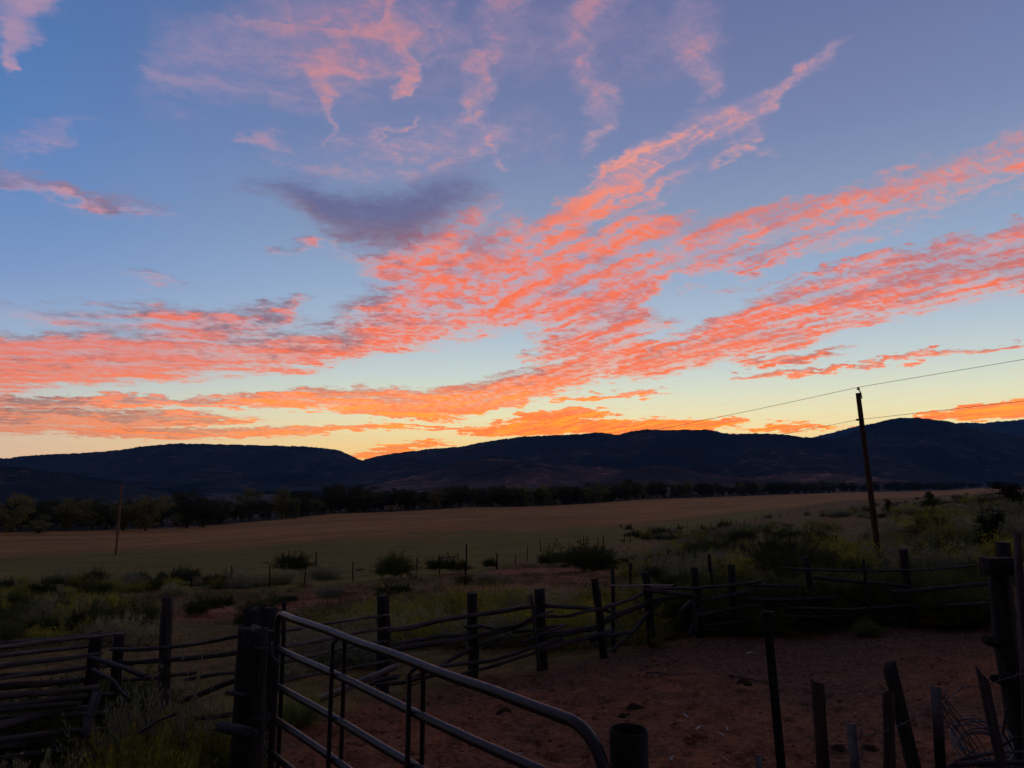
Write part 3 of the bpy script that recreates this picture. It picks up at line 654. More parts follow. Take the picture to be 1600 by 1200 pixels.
for i, (pts, th) in enumerate(RAILS):
    log('rail', [(x, y, dF(x) + .10 * ((i % 3) - 1)) for x, y in pts], th, fence, seed=100 + i, bend=.008)
for i, (x, y, w, dx, dy, extra) in enumerate([(599,934,21,.04,0,.0),(738,929,17,.02,0,.0),(843,923,18,.05,.1,.05),(929,906,13,.18,.1,.0),(1009,896,14,.12,0,.05),(1085,889,12,.07,0,.05),(1108,867,6,.07,0,1.2),(1143,884,13,.05,.1,.1),(1260,872,11,.12,0,.2),(1411,860,14,.14,0,.15),(1349,874,5,.05,0,-.3)]):
    post('post', (x, y, dF(x) + .12 + extra), w * .9, fence, M_DARKWOOD, 200 + i, lean=(dx, dy))
tag(log('fence_stake', [(830,934,11.75),(836,985,11.72),(842,1040,11.65)], 10, None, M_WOOD, 250, .01, 1.0, 6, .06), 'grey split stake leaning upright against the log fence', 'stake')
st = post('tall_stake', (957,890,13.4), 6, None, M_DARKWOOD, 251); tag(st, 'thin crooked dark stake rising behind the log fence beside a pale stick', 'stake')
tag(log('peeled_stick', [(959,915,13.3),(1000,915.5,13.3),(1046,914.5,13.4)], 4.2, None, M_PALEWOOD, 252, .01), 'thin pale peeled stick lying level across the fence top', 'stick')

# ---- rails between the corner and the gate, and the near fence running out of the left edge
side_f = empty('log_fence', tuple(W(262, 1060, 7.0)), 'log rail fence between the corner and the heavy gate post', 'fence')
dS = lambda x: float(np.interp(x, [180, 262, 320, 374, 430], [7.4, 7.0, 6.5, 6.05, 5.9]))
for i, (pts, th) in enumerate([([(178,1014),(215,1015),(250,1012),(273,1010),(320,1002),(378,992),(428,987)], 11), ([(184,1037),(236,1033),(273,1030),(320,1025),(376,1019)], 10), ([(292,1062),(332,1055),(376,1050)], 8),
        ([(288,1094),(332,1077),(376,1060)], 15), ([(304,1123),(376,1114)], 10), ([(200,1062),(262,1056),(300,1052)], 9)]):
    log('rail', [(x, y, dS(x) + .06 * (i % 2)) for x, y in pts], th, side_f, seed=300 + i)
post('post', (262, 935, 7.05), 17, side_f, M_WOOD, 320, rough=.06)
post('post', (186, 994, 7.5), 15, side_f, M_DARKWOOD, 321)
left_f = empty('log_fence', tuple(W(60, 1150, 5.6)), 'stacked old log fence running out at the lower left', 'fence')
dL = lambda x: float(np.interp(x, [-60, 0, 100, 190], [4.9, 5.3, 6.1, 7.2]))
for i, (pts, th) in enumerate([([(-50,1020),(0,1011),(57,1004),(115,999),(190,990)], 13), ([(-40,1012),(0,1005),(60,998),(120,994),(186,988)], 7), ([(-50,1052),(0,1043),(57,1034),(123,1025),(155,1021)], 11), ([(-50,1070),(0,1061),(48,1052),(118,1043)], 9),
        ([(-50,1094),(0,1089),(57,1084),(148,1074)], 12), ([(-50,1144),(0,1134),(31,1126),(52,1120)], 18), ([(-50,1165),(0,1157),(57,1149),(103,1144),(175,1139)], 17), ([(-40,1112),(40,1106),(120,1100)], 10), ([(20,1122),(80,1112),(140,1104)], 9), ([(-50,1190),(40,1180),(140,1172)], 14),
        ([(-50,1030),(0,1024),(70,1016),(160,1008)], 12), ([(-50,1078),(20,1072),(90,1066),(160,1058)], 13), ([(-50,1108),(30,1100),(100,1092),(170,1084)], 12), ([(-50,1126),(40,1120),(110,1118),(180,1112)], 13), ([(-50,1174),(30,1166),(100,1160),(180,1154)], 12), ([(10,1056),(80,1050),(170,1040)], 10), ([(-50,1205),(60,1196),(170,1186)], 15)]):
    log('rail', [(x, y, dL(x) + (.08 * ((i % 3) - 1) if i < 10 else .42 + .05 * (i % 3))) for x, y in pts], th, left_f, seed=340 + i, rough=.16)
post('post', (150, 990, 7.0), 18, left_f, M_DARKWOOD, 361)
for i, (pts, th, d, lab) in enumerate([
    ([(151,1030),(180,1038),(218,1053)], 11, 6.3, 'grey cracked log end sticking out of the left fence, upper of two'),
    ([(149,1049),(172,1062),(184,1077),(199,1089)], 8, 6.0, 'crooked grey branch hanging below the cracked log end'),
    ([(149,1092),(141,1116),(133,1141)], 14, 5.7, 'short upright grey stub between the lower left rails'),
    ([(122,1114),(134,1116)], 7, 5.7, 'small sawn round end of a log behind the upright stub'),
    ([(350,1136),(368,1139),(388,1144)], 17, 5.5, 'thick short log lying at the foot of the gate post'),
    ([(360,1083),(379,1087)], 11, 5.6, 'pale log stub poking out beside the gate post'),
    ([(222,1142),(245,1128),(268,1118)], 6, 5.2, 'thin bent branch lying under the big brush clump'),
    ([(505,1090),(556,1069),(613,1044)], 11, 9.0, 'pale peeled pole with a hole in its end propped behind the gate'),
    ([(585,1066),(600,1062),(618,1058)], 10, 9.6, 'short dark log on the ground below the pale pole'),
    ([(596,1070),(635,1064),(672,1057)], 9, 9.4, 'grey log lying on the ground right of the pale pole'),
    ([(640,1072),(665,1062),(690,1050)], 4, 9.5, 'thin leaning stick over the grey ground log')]):
    tag(log('log' if th > 8 else 'branch', [(x, y, d - .1 * k) for k, (x, y) in enumerate(pts)], th, None, M_PALEWOOD if 'pale peeled' in lab else M_WOOD, 380 + i, .01, .92), lab, 'log' if th > 8 else 'branch')

# ---- heavy wooden gate posts
gp = post('gate_post', (396, 988, 5.75), 44, None, M_DARKWOOD, 400, rough=.05, sides=16); tag(gp, 'thick dark wooden post carrying the hinges of the tube gate', 'post')
gp2 = post('gate_post', (419, 954, 6.5), 28, None, M_DARKWOOD, 401, rough=.05, sides=14); tag(gp2, 'taller dark post just behind the thick hinge post', 'post')
gp3 = post('gate_post', (394, 956, 6.9), 24, None, M_DARKWOOD, 402, rough=.05, sides=14); tag(gp3, 'dark post hidden between the hinge post and the brush', 'post')

# ---- steel tube gate
A = W(434, 966, 5.62); Bq = W(945, 1128, 2.95)
ztop = .5 * (A[2] + Bq[2]); A[2] = ztop; Bq[2] = ztop
gdir = Bq - A; GL = np.linalg.norm(gdir); gdir /= GL
gate = empty('tube_gate', (A[0], A[1], ztop - 1.3), 'long steel tube farm gate swung open toward the corral', 'gate')
def gpnt(s, z): p = A + gdir * s; return np.array([p[0], p[1], ztop - z])
GH, RC, RT = 1.27, .20, .026
def arc(cs, cz, a0, a1, r, n=8): return [gpnt(cs + r * math.cos(a), cz - r * math.sin(a)) for a in np.linspace(a0, a1, n)]
loop = [gpnt(RC * .5, 0)] + [gpnt(GL - RC, 0)] + arc(GL - RC, RC, R(80), R(0), RC) + [gpnt(GL, GH - RC)] + arc(GL - RC, GH - RC, R(-10), R(-90), RC) + [gpnt(RC * .5, GH)]
def rnd(pts, r, sides=14, n=None):
    P = np.array(pts); tan, S, U = frames(P); th = np.linspace(0, 2 * np.pi, sides, endpoint=False)
    V = (P[:, None] + (S[:, None] * np.cos(th)[None, :, None] + U[:, None] * np.sin(th)[None, :, None]) * r).reshape(-1, 3)
    k = len(P); f = []
    for i in range(k - 1):
        for j in range(sides):
            a, b = i * sides + j, i * sides + (j + 1) % sides; f += [(a, b, b + sides), (a, b + sides, a + sides)]
    V = np.vstack([V, P[0], P[-1]])
    for j in range(sides): f += [(k * sides, (j + 1) % sides, j), (k * sides + 1, (k - 1) * sides + j, (k - 1) * sides + (j + 1) % sides)]
    return V, np.array(f), np.zeros((len(V), 3))
tube_obj('frame', rnd([gpnt(RC * .5 + k * (GL - 1.5 * RC) / 12, .004 * math.sin(k * 1.7)) for k in range(12)] + loop[1:], RT), M_GATE, gate)
tube_obj('frame', rnd([gpnt(RC * .5, 0)] + arc(RC * .5, RC * .5, R(100), R(180), RC * .5) + [gpnt(0, GH - .1)] + arc(RC * .5, GH - RC * .5, R(190), R(260), RC * .5) + [gpnt(RC * .5, GH)], RT), M_GATE, gate)
for k in range(1, 5):
    z = GH * k / 5 + (.012 if k == 2 else 0); tube_obj('rail', rnd([gpnt(.0 + GL * q / 8, z + .005 * math.sin(q * 1.3 + k)) for q in range(9)], RT * .93), M_GATE, gate)
nrm = np.array([-gdir[1], gdir[0], 0])
for s in (1.06, 2.02):
    for q in (-1, 1):
        o_ = nrm * .036 * q + gdir * .014 * q
        tube_obj('stay', rnd([gpnt(s + .03, .015) + o_ * .6, gpnt(s, .05) + o_, gpnt(s, GH * .5) + o_, gpnt(s, GH - .02) + o_], .014, 8), M_GATE, gate)
for z in (.27, .78):
    c0 = gpnt(-.02, z); tube_obj('hinge', join([rnd([c0 + np.array([-.16, .0, .012]), c0 + np.array([-.02, -.01, 0])], .010, 8), rnd([c0 + np.array([0, 0, -.05]), c0 + np.array([0, 0, .05])], .038, 12)]), M_WIRE, gate)
tube_obj('chain', rnd([gpnt(.02, .27) + nrm * -.04, gpnt(.10, .31) + nrm * -.05, gpnt(.2, .32) + nrm * -.045, gpnt(.26, .30) + nrm * -.03], .006, 6), M_WIRE, gate)
rod = tube_obj('steel_stake', rnd([W(444, 940, 5.85), W(443, 1000, 5.85), np.r_[W(443, 1000, 5.85)[:2], .3]], .017, 8), M_TPOST); tag(rod, 'thin steel stake standing beside the hinge end of the gate', 'stake')

# ---- hollow pipe post by the gate end
def hollow(P, r, wall, h):
    th = np.linspace(0, 2 * np.pi, 40, endpoint=False); c = np.stack([np.cos(th), np.sin(th)], 1); rings = []
    for rr, z in ((r, -h), (r, -.004), (r - .003, 0), (r - wall + .002, 0), (r - wall, -.004), (r - wall, -h * .8)): rings.append(np.column_stack([c * rr, np.full(40, z)]))
    V = np.vstack(rings) + P; f = []
    for i in range(5):
        for j in range(40): a, b = i * 40 + j, i * 40 + (j + 1) % 40; f += [(a, b, b + 40), (a, b + 40, a + 40)]
    return V, np.array(f), np.zeros((len(V), 3))
pt = W(982, 1139, 3.02)
tag(tube_obj('pipe_post', hollow(pt, .077, .007, 1.5), M_PIPE), 'open-topped dark steel pipe post at the free end of the gate', 'post')

# ---- T-posts
def tprofile(B, T_, w, face, white=0.0):
    ax = T_ - B; L = np.linalg.norm(ax); ax = ax / L
    s = np.array([math.cos(face), math.sin(face), 0]); s -= ax * s.dot(ax); s /= np.linalg.norm(s); q = np.cross(ax, s)
    prof = [(-w, 0), (w, 0), (w, .12 * w), (.16 * w, .2 * w), (.14 * w, 1.7 * w), (-.14 * w, 1.7 * w), (-.16 * w, .2 * w), (-w, .12 * w)]
    def seg(t0, t1):
        V, f = [], []
        for t in (t0, t1): V += [B + ax * L * t + s * a - q * b for a, b in prof]
        k = len(prof)
        for j in range(k): f += [(j, (j + 1) % k, k + (j + 1) % k), (j, k + (j + 1) % k, k + j)]
        for e, rev in ((0, 1), (k, 0)):
            for j in range(1, k - 1): f.append((e, e + j + 1, e + j) if rev else (e, e + j, e + j + 1))
        return np.array(V), np.array(f), np.zeros((len(V), 3))
    body = [seg(0, 1 - white if white else 1)]
    k = 0
    for t in np.arange(.3, .985, .045 / L * 1.3):        # studs on the face
        if white and t > 1 - white: continue
        c = B + ax * L * t + q * .002; d_ = [c - s * .45 * w, c + s * .45 * w, c + s * .45 * w + ax * .012, c - s * .45 * w + ax * .012]
        V = np.array(d_ + [v_ + q * .007 for v_ in d_]); f = np.array([(4, 5, 6), (4, 6, 7), (0, 1, 5), (0, 5, 4), (3, 7, 6), (3, 6, 2), (0, 4, 7), (0, 7, 3), (1, 2, 6), (1, 6, 5)])
        body.append((V, f, np.zeros((8, 3))))
    return join(body), (seg(1 - white, 1) if white else None)
def tpost(top, foot, w, label, white=0., face=2.9):
    T_ = W(*top); g = W(*foot); B = np.array([g[0], g[1], float(hz(g[0], g[1])) - .3])
    ax = T_ - g; B = T_ - ax / abs(ax[2]) * (T_[2] - B[2])
    e = empty('steel_post', (B[0], B[1], float(hz(B[0], B[1]))), label, 'post')
    b, wt = tprofile(B, T_, w, face, white); tube_obj('shaft', b, M_TPOST, e, False)
    if wt: tube_obj('painted_tip', wt, M_TWHITE, e, False)
    return e, T_, B
e1, t1, b1 = tpost((1198, 958, 3.5), (1221, 1200, 3.42), .020, 'tall black steel T-post standing alone in front of the corral earth', face=3.0)
tube_obj('clip', rnd([t1 + np.array([-.03, -.01, .004]), t1 + np.array([-.01, -.012, .012]), t1 + np.array([.012, -.012, .006]), t1 + np.array([.03, -.01, .010])], .0035, 6), M_TWHITE, e1)
e2, t2, b2 = tpost((1462, 1073, 3.3), (1470, 1200, 3.25), .021, 'steel T-post with a white painted tip near the pointed plank', .13, face=2.6)
e3, t3, b3 = tpost((1330, 1131, 3.0), (1336, 1200, 2.98), .019, 'short steel T-post with a white tip between the split stakes', .18, face=2.4)
for e, T_ in ((e2, t2), (e3, t3)):
    for k in (.03, .11): tube_obj('clip', rnd([T_ + np.array([-.02, -.02, -k]), T_ + np.array([.012, -.03, -k - .012]), T_ + np.array([.03, -.02, -k + .006]), T_ + np.array([.034, -.01, -k + .018])], .003, 6), M_WIRE, e)

# ---- split stakes and planks of the broken picket fence, lower right
def plank(name, px, d, wpx, tpx, cut, label, material, seed, foot):
    """rough split stake: px top (x, y), slanted top cut, foot pixel"""
    T_ = W(px[0], px[1], d); Fp = W(foot[0], foot[1], d - .04); ax = (T_ - Fp) / np.linalg.norm(T_ - Fp)
    gz = float(hz(Fp[0], Fp[1])) - .25; B = T_ - ax * (T_[2] - gz) / ax[2]
    w = .5 * wpx * d / F; th = .5 * tpx * d / F; s = np.cross(ax, [0, -1, 0]); s /= np.linalg.norm(s); q = np.cross(s, ax)
    n, m = 26, 12; g = np.random.default_rng(seed); ang = np.linspace(0, 2 * np.pi, m, endpoint=False)
    ex = np.sign(np.cos(ang)) * np.abs(np.cos(ang)) ** .5; ey = np.sign(np.sin(ang)) * np.abs(np.sin(ang)) ** .5
    L = np.linalg.norm(T_ - B); V, G = [], []
    nz = fbm(np.linspace(0, 9, n)[:, None] * np.ones((1, m)), ang[None] * 1.6 + seed, seed, 3) - .5
    for i in range(n):
        t = i / (n - 1); wv = w * (1 + .18 * nz[i] * 2); k = 1 - .06 * t
        c = B + ax * L * t + s * .3 * w * math.sin(t * 5 + seed)
        ring = c + np.outer(ex * wv * k, s) + np.outer(ey * th * k * (1 + nz[i]), q)
        if i == n - 1: ring = ring + np.outer(cut * w * ex + g.random(m) * .018 - .009, ax)
        V.append(ring); G.append(np.stack([np.full(m, L * t), ex * w, ey * th], 1))
    V = np.vstack(V); G = np.vstack(G); f = []
    for i in range(n - 1):
        for j in range(m): a, b = i * m + j, i * m + (j + 1) % m; f += [(a, b, b + m), (a, b + m, a + m)]
    V = np.vstack([V, V[-m:].mean(0)]); G = np.vstack([G, G[-1]])
    for j in range(m): f.append((n * m, (n - 1) * m + j, (n - 1) * m + (j + 1) % m))
    return tag(tube_obj(name, (V, np.array(f), G), material, None, False), label, 'stake')
plank('split_stake', (1274, 1066), 3.2, 19, 13, -.5, 'rough split wooden stake with a slanted notched top', M_SPLIT, 3, (1284, 1200))
plank('split_stake', (1391, 1038), 3.3, 20, 14, .35, 'dark leaning split stake, tallest of the broken pickets', M_DARKWOOD, 5, (1426, 1200))
plank('split_stake', (1388, 1082), 3.15, 18, 8, .0, 'straight reddish sawn stake with a flat top', M_SPLIT, 8, (1391, 1200))
plank('split_stake', (1184, 1184), 2.9, 10, 8, .1, 'top of a short pale stake at the bottom edge beside the tall T-post', M_WOOD, 9, (1185, 1200))
plank('split_stake', (1536, 1052), 3.4, 16, 7, -1.6, 'pointed broken plank leaning against the big corner post', M_WOOD, 12, (1566, 1200))

# ---- corner post on the right with its cap block, weathered plank and knots
cpst = empty('corner_post', (0, 0, 0), 'massive dark corner post with a block cap at the right edge', 'post')
pc = W(1562, 898, 4.9); gz = float(hz(pc[0], pc[1])); cpst.location = (pc[0], pc[1], gz)
tube_obj('shaft', tube_data([np.array([pc[0] + .05, pc[1] - .1, gz - .3]), W(1570, 1000, 4.86), pc],   .074, .066, 14, 16, .10, 501, 1., .0, .0), M_DARKWOOD, cpst)
tube_obj('cap_block', tube_data([W(1540, 885, 4.84), W(1582, 884, 4.84)], .082, .080, 4, 5, .06, 502, .95, 0, .006, R(45)), M_DARKWOOD, cpst, False)
tube_obj('splice', tube_data([W(1570, 900, 5.1), W(1567, 849, 5.1)], .048, .045, 4, 6, .05, 503, 1., 0, .012, R(45)), M_DARKWOOD, cpst, False)
for i, (x, y, r) in enumerate([(1541, 1002, .035), (1553, 1062, .030)]):
    tube_obj('knot', tube_data([W(x + 14, y, 4.85), W(x - 1, y - 2, 4.8)], r * 1.2, r * .8, 9, 5, .15, 505 + i, 1., 0, .006), M_DARKWOOD, cpst)
v = []
slab = empty('weathered_plank', tuple(np.r_[W(1595, 1000, 4.6)[:2], gz]), 'grey cracked upright slab at the right edge beside the corner post', 'plank')
for i, (x0, x1, w_) in enumerate([(1590, 1591, 15), (1606, 1603, 18), (1622, 1618, 16)]):
    Tt = W(x0, 842 + 6 * i, 4.62 - .03 * i); Bb = W(x1, 1150, 4.55 - .03 * i); Bb[2] = gz - .2
    tube_obj('board', tube_data([Bb, .5 * (Bb + Tt), Tt], .5 * w_ * 4.6 / F, .46 * w_ * 4.6 / F, 9, 18, .10, 520 + i, .6, .008, .05), M_WOOD, slab)

# ---- coil of old wire and dead branches at the foot of the corner post
cc = W(1530, 1162, 3.75); cz = max(float(hz(cc[0], cc[1])), cc[2] - .20)
coil = empty('wire_coil', (cc[0], cc[1], cz), 'tangled coil of old fence wire dumped by the corner post', 'wire')
g_ = np.random.default_rng(12)
for k in range(9):
    ph = g_.random() * 6.28; rr = .095 + .035 * g_.random(); tl = g_.random(2) * .5 - .25; off = (g_.random(3) - .5) * .07
    a = np.linspace(0, 5.6, 30) + ph
    P = np.stack([rr * np.cos(a), rr * .8 * np.sin(a), .20 + rr * np.cos(a) * tl[0] + rr * np.sin(a) * (.55 + tl[1])], 1) + off + np.array([cc[0], cc[1], cz])
    tube_obj('loop', rnd(P, .0045, 6), M_COIL, coil)
for k in range(6):
    a = np.linspace(0, 1, 12); p0 = np.array([cc[0] - .12 + .03 * k, cc[1] - .1, cz + .05]); dirv = np.array([-.12 - .03 * k, .05, .34 + .05 * (k % 3)])
    P = p0 + np.outer(a, dirv) + np.outer(np.sin(a * 3) * .05, [1, 0, -.3]); tube_obj('strand', rnd(P, .0034, 5), M_COIL, coil)
for i, (pts, th) in enumerate([([(1520,1182),(1560,1176),(1640,1172)], 9), ([(1510,1194),(1570,1190),(1640,1188)], 10), ([(1484,1196),(1500,1188),(1512,1180)], 3), ([(1575,1160),(1588,1150),(1640,1153)], 4), ([(1500,1206),(1560,1203),(1640,1200)], 12), ([(1570,1128),(1567,1145),(1577,1162)], 5)]):
    tag(log('branch', [(x, y, 3.5 + .08 * (i % 2)) for x, y in pts], th, None, M_WOOD, 540 + i, .012, .7), ['upper grey branch in the heap by the corner post', 'middle grey branch in the heap by the corner post', 'thin twig poking left from the branch heap', 'thin bent stick resting over the wire coil', 'lowest thick branch of the heap at the bottom edge', 'short stub hooked on the foot of the corner post'][i], 'branch')

# ---- barbed wire between the T-posts and the plank
bw = empty('barbed_wire', tuple(t2), 'single strand of barbed wire slung from the white-tipped post to the pointed plank', 'wire')
Pw = [t3 + np.array([0, -.02, -.05]), .55 * t3 + .45 * t2 + np.array([0, 0, -.09]), t2 + np.array([0, -.02, -.07])]
Pw2 = [t2 + np.array([0, -.02, -.07]), .5 * (t2 + W(1540, 1068, 3.4)) + np.array([0, 0, -.012]), W(1540, 1070, 3.38), W(1640, 1040, 3.5)]
for P in (Pw, Pw2):
    P, t_ = resample(np.array(P), 40); tube_obj('strand', rnd(P, .0022, 5), M_WIRE, bw)
    for k in range(3, 40, 6): tube_obj('barb', rnd([P[k] + np.array([.008, 0, .016]), P[k], P[k] + np.array([-.008, .0, -.014])], .002, 5), M_WIRE, bw)

# ------------------------------------------------------------------ utility poles and lines
def upole(base, top, r, label, m_):
    e = empty('utility_pole', tuple(base), label, 'pole')
    B = np.array(base) - np.array([0, 0, .6])
    tube_obj('shaft', tube_data([B, top], r * 1.15, r * .8, 14, 24, .03, 600 + int(top[0]), 1., 0., 0.), m_, e)
    return e
gR = np.array([W(1376, 884, 35)[0], 35., 0.]); gR[2] = float(hz(gR[0], gR[1])); tR = W(1340.5, 614, 34.6)
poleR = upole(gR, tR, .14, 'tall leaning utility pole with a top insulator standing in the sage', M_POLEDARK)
pin = tR + np.array([.10, -.06, -.08]); ins = tR + np.array([.02, -.03, .20])
tube_obj('pin', rnd([tR + np.array([.13, -.1, -.30]), tR + np.array([.10, -.08, 0]), ins - np.array([0, 0, .03])], .028, 8), M_CABLE, poleR)
tube_obj('insulator', join([rnd([ins - np.array([0, 0, .05]), ins + np.array([0, 0, .07])], .045, 12), rnd([ins - np.array([0, 0, .03]), ins - np.array([0, 0, 0])], .085, 12), rnd([ins + np.array([0, 0, .03]), ins + np.array([0, 0, .055])], .07, 12)]), M_CERAMIC, poleR)
neu = W(1343.5, 656, 34.6) + np.array([-.10, -.05, 0])
tube_obj('neutral_spool', rnd([neu - np.array([.10, 0, 0]), neu + np.array([.1, 0, 0])], .05, 10), M_CERAMIC, poleR)
gL = np.array(ground(181, 867)); tL = W(190, 759, gL[1])
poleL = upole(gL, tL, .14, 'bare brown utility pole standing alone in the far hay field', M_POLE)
insL = tL + np.array([0, 0, .12]); tube_obj('insulator', rnd([tL - np.array([0, 0, .15]), insL], .04, 8), M_CERAMIC, poleL)
neuL = W(188.6, 776, gL[1])
def wire(name, P0, P1, sag, r, label):
    t = np.linspace(0, 1, 60)[:, None]; P = P0 * (1 - t) + P1 * t; P = P - np.array([0, 0, 1]) * (4 * sag * t * (1 - t))
    tag(tube_obj(name, rnd(P, r, 5), M_CABLE), label, 'cable')
wire('power_line', ins + np.array([0, 0, .08]), insL, 2.0, .011, 'upper power line sagging from the tall pole to the field pole')
wire('power_line', neu, neuL, 2.0, .010, 'lower power line sagging from the tall pole to the field pole')
# next span, to the right and out of the frame
nx = W(1600, 561.5, 30.5) - (ins + np.array([0, 0, .08])); wire('power_line', ins + np.array([0, 0, .08]), ins + np.array([0, 0, .08]) + nx * 5, .0, .011, 'upper power line rising to the right from the tall pole')
nx = W(1600, 626.5, 30.5) - neu; wire('power_line', neu, neu + nx * 5, .0, .010, 'lower power line rising to the right from the tall pole')
wire('power_line', insL, W(-120, 795, 105.), .9, .011, 'upper power line running left from the field pole')
wire('power_line', neuL, W(-120, 812, 105.), .9, .010, 'lower power line running left from the field pole')

# ------------------------------------------------------------------ wire fence round the hay field
wf = empty('wire_fence', (-6.8, 38, -2), 'wire fence of thin uneven posts along the near edge of the hay field', 'fence')
FP = [(300,897,917),(362,884,912),(421,882,919),(442,864,888),(451,860,886),(473,860,893),(494,862,888),(476,885,917),(552,878,909),(651,873,901),(687,866,897),(716,864,886),(776,864,890),(806,866,885),(824,851,876),(845,843,861),(858,848,866),(868,841,857),(912,837,853),(917,841,855),(935,839,857),(943,836,857),(975,833,848),(985,834,848),(1012,829,842),(1022,826,840),(1038,822,838),(1059,818,833),(1075,816,831),(1090,816,829),(1097,818,829),(1110,815,827),(1124,814,824),(1142,810,821),(1150,812,821),(1164,811,819),(1180,807,816),(1190,806,813),(1205,803,810),(1218,802,809),(1232,799,806),(1245,796,803),(1260,793,799),(1275,789,795),(1288,786,791)]
tops = []
for i, (x, yt, yb) in enumerate(FP):
    g = ground(x, yb)
    if g is None: continue
    d = g[1]; Tt = W(x + (i * 37 % 5 - 2) * .6, yt, d); w_ = .045 if i % 3 else .065
    tube_obj('post', tube_data([np.array([g[0], g[1], g[2] - .2]), Tt], w_, w_ * .8, 6, 5, .12, 700 + i, 1., .02, .02), M_DARKWOOD, wf); tops.append((x, Tt, g))
tops.sort(key=lambda q: q[0])
main = [q for q in tops if q[0] not in (442, 451, 473, 494)]
for a, b in zip(main[:-1], main[1:]):
    if np.linalg.norm(a[1] - b[1]) > 40: continue
    for k in (.12, .45):
        p0 = a[1] * (1 - k) + a[2] * k; p1 = b[1] * (1 - k) + b[2] * k
        tube_obj('wire', rnd([p0, .5 * (p0 + p1) - np.array([0, 0, .03]), p1], .006, 4), M_WIRE, wf)
br = [q for q in tops if q[0] in (687, 716)]
if len(br) == 2: tube_obj('brace', tube_data([br[0][1] - np.array([0, 0, .25]), br[1][1] - np.array([0, 0, .25])], .05, .045, 7, 6, .1, 790, 1., .02, .03), M_DARKWOOD, wf)
tag(post('tall_post', (729, 850, 33.), 2.6, None, M_TPOST, 791, r=.035, lean=(-.05, 0)), 'tall thin steel post standing by itself on the bare slope', 'post')
tag(post('stub_post', (985, 880, 19.), 4, None, M_DARKWOOD, 792, r=.05), 'short dark post stub in the brush beyond the fence', 'post')

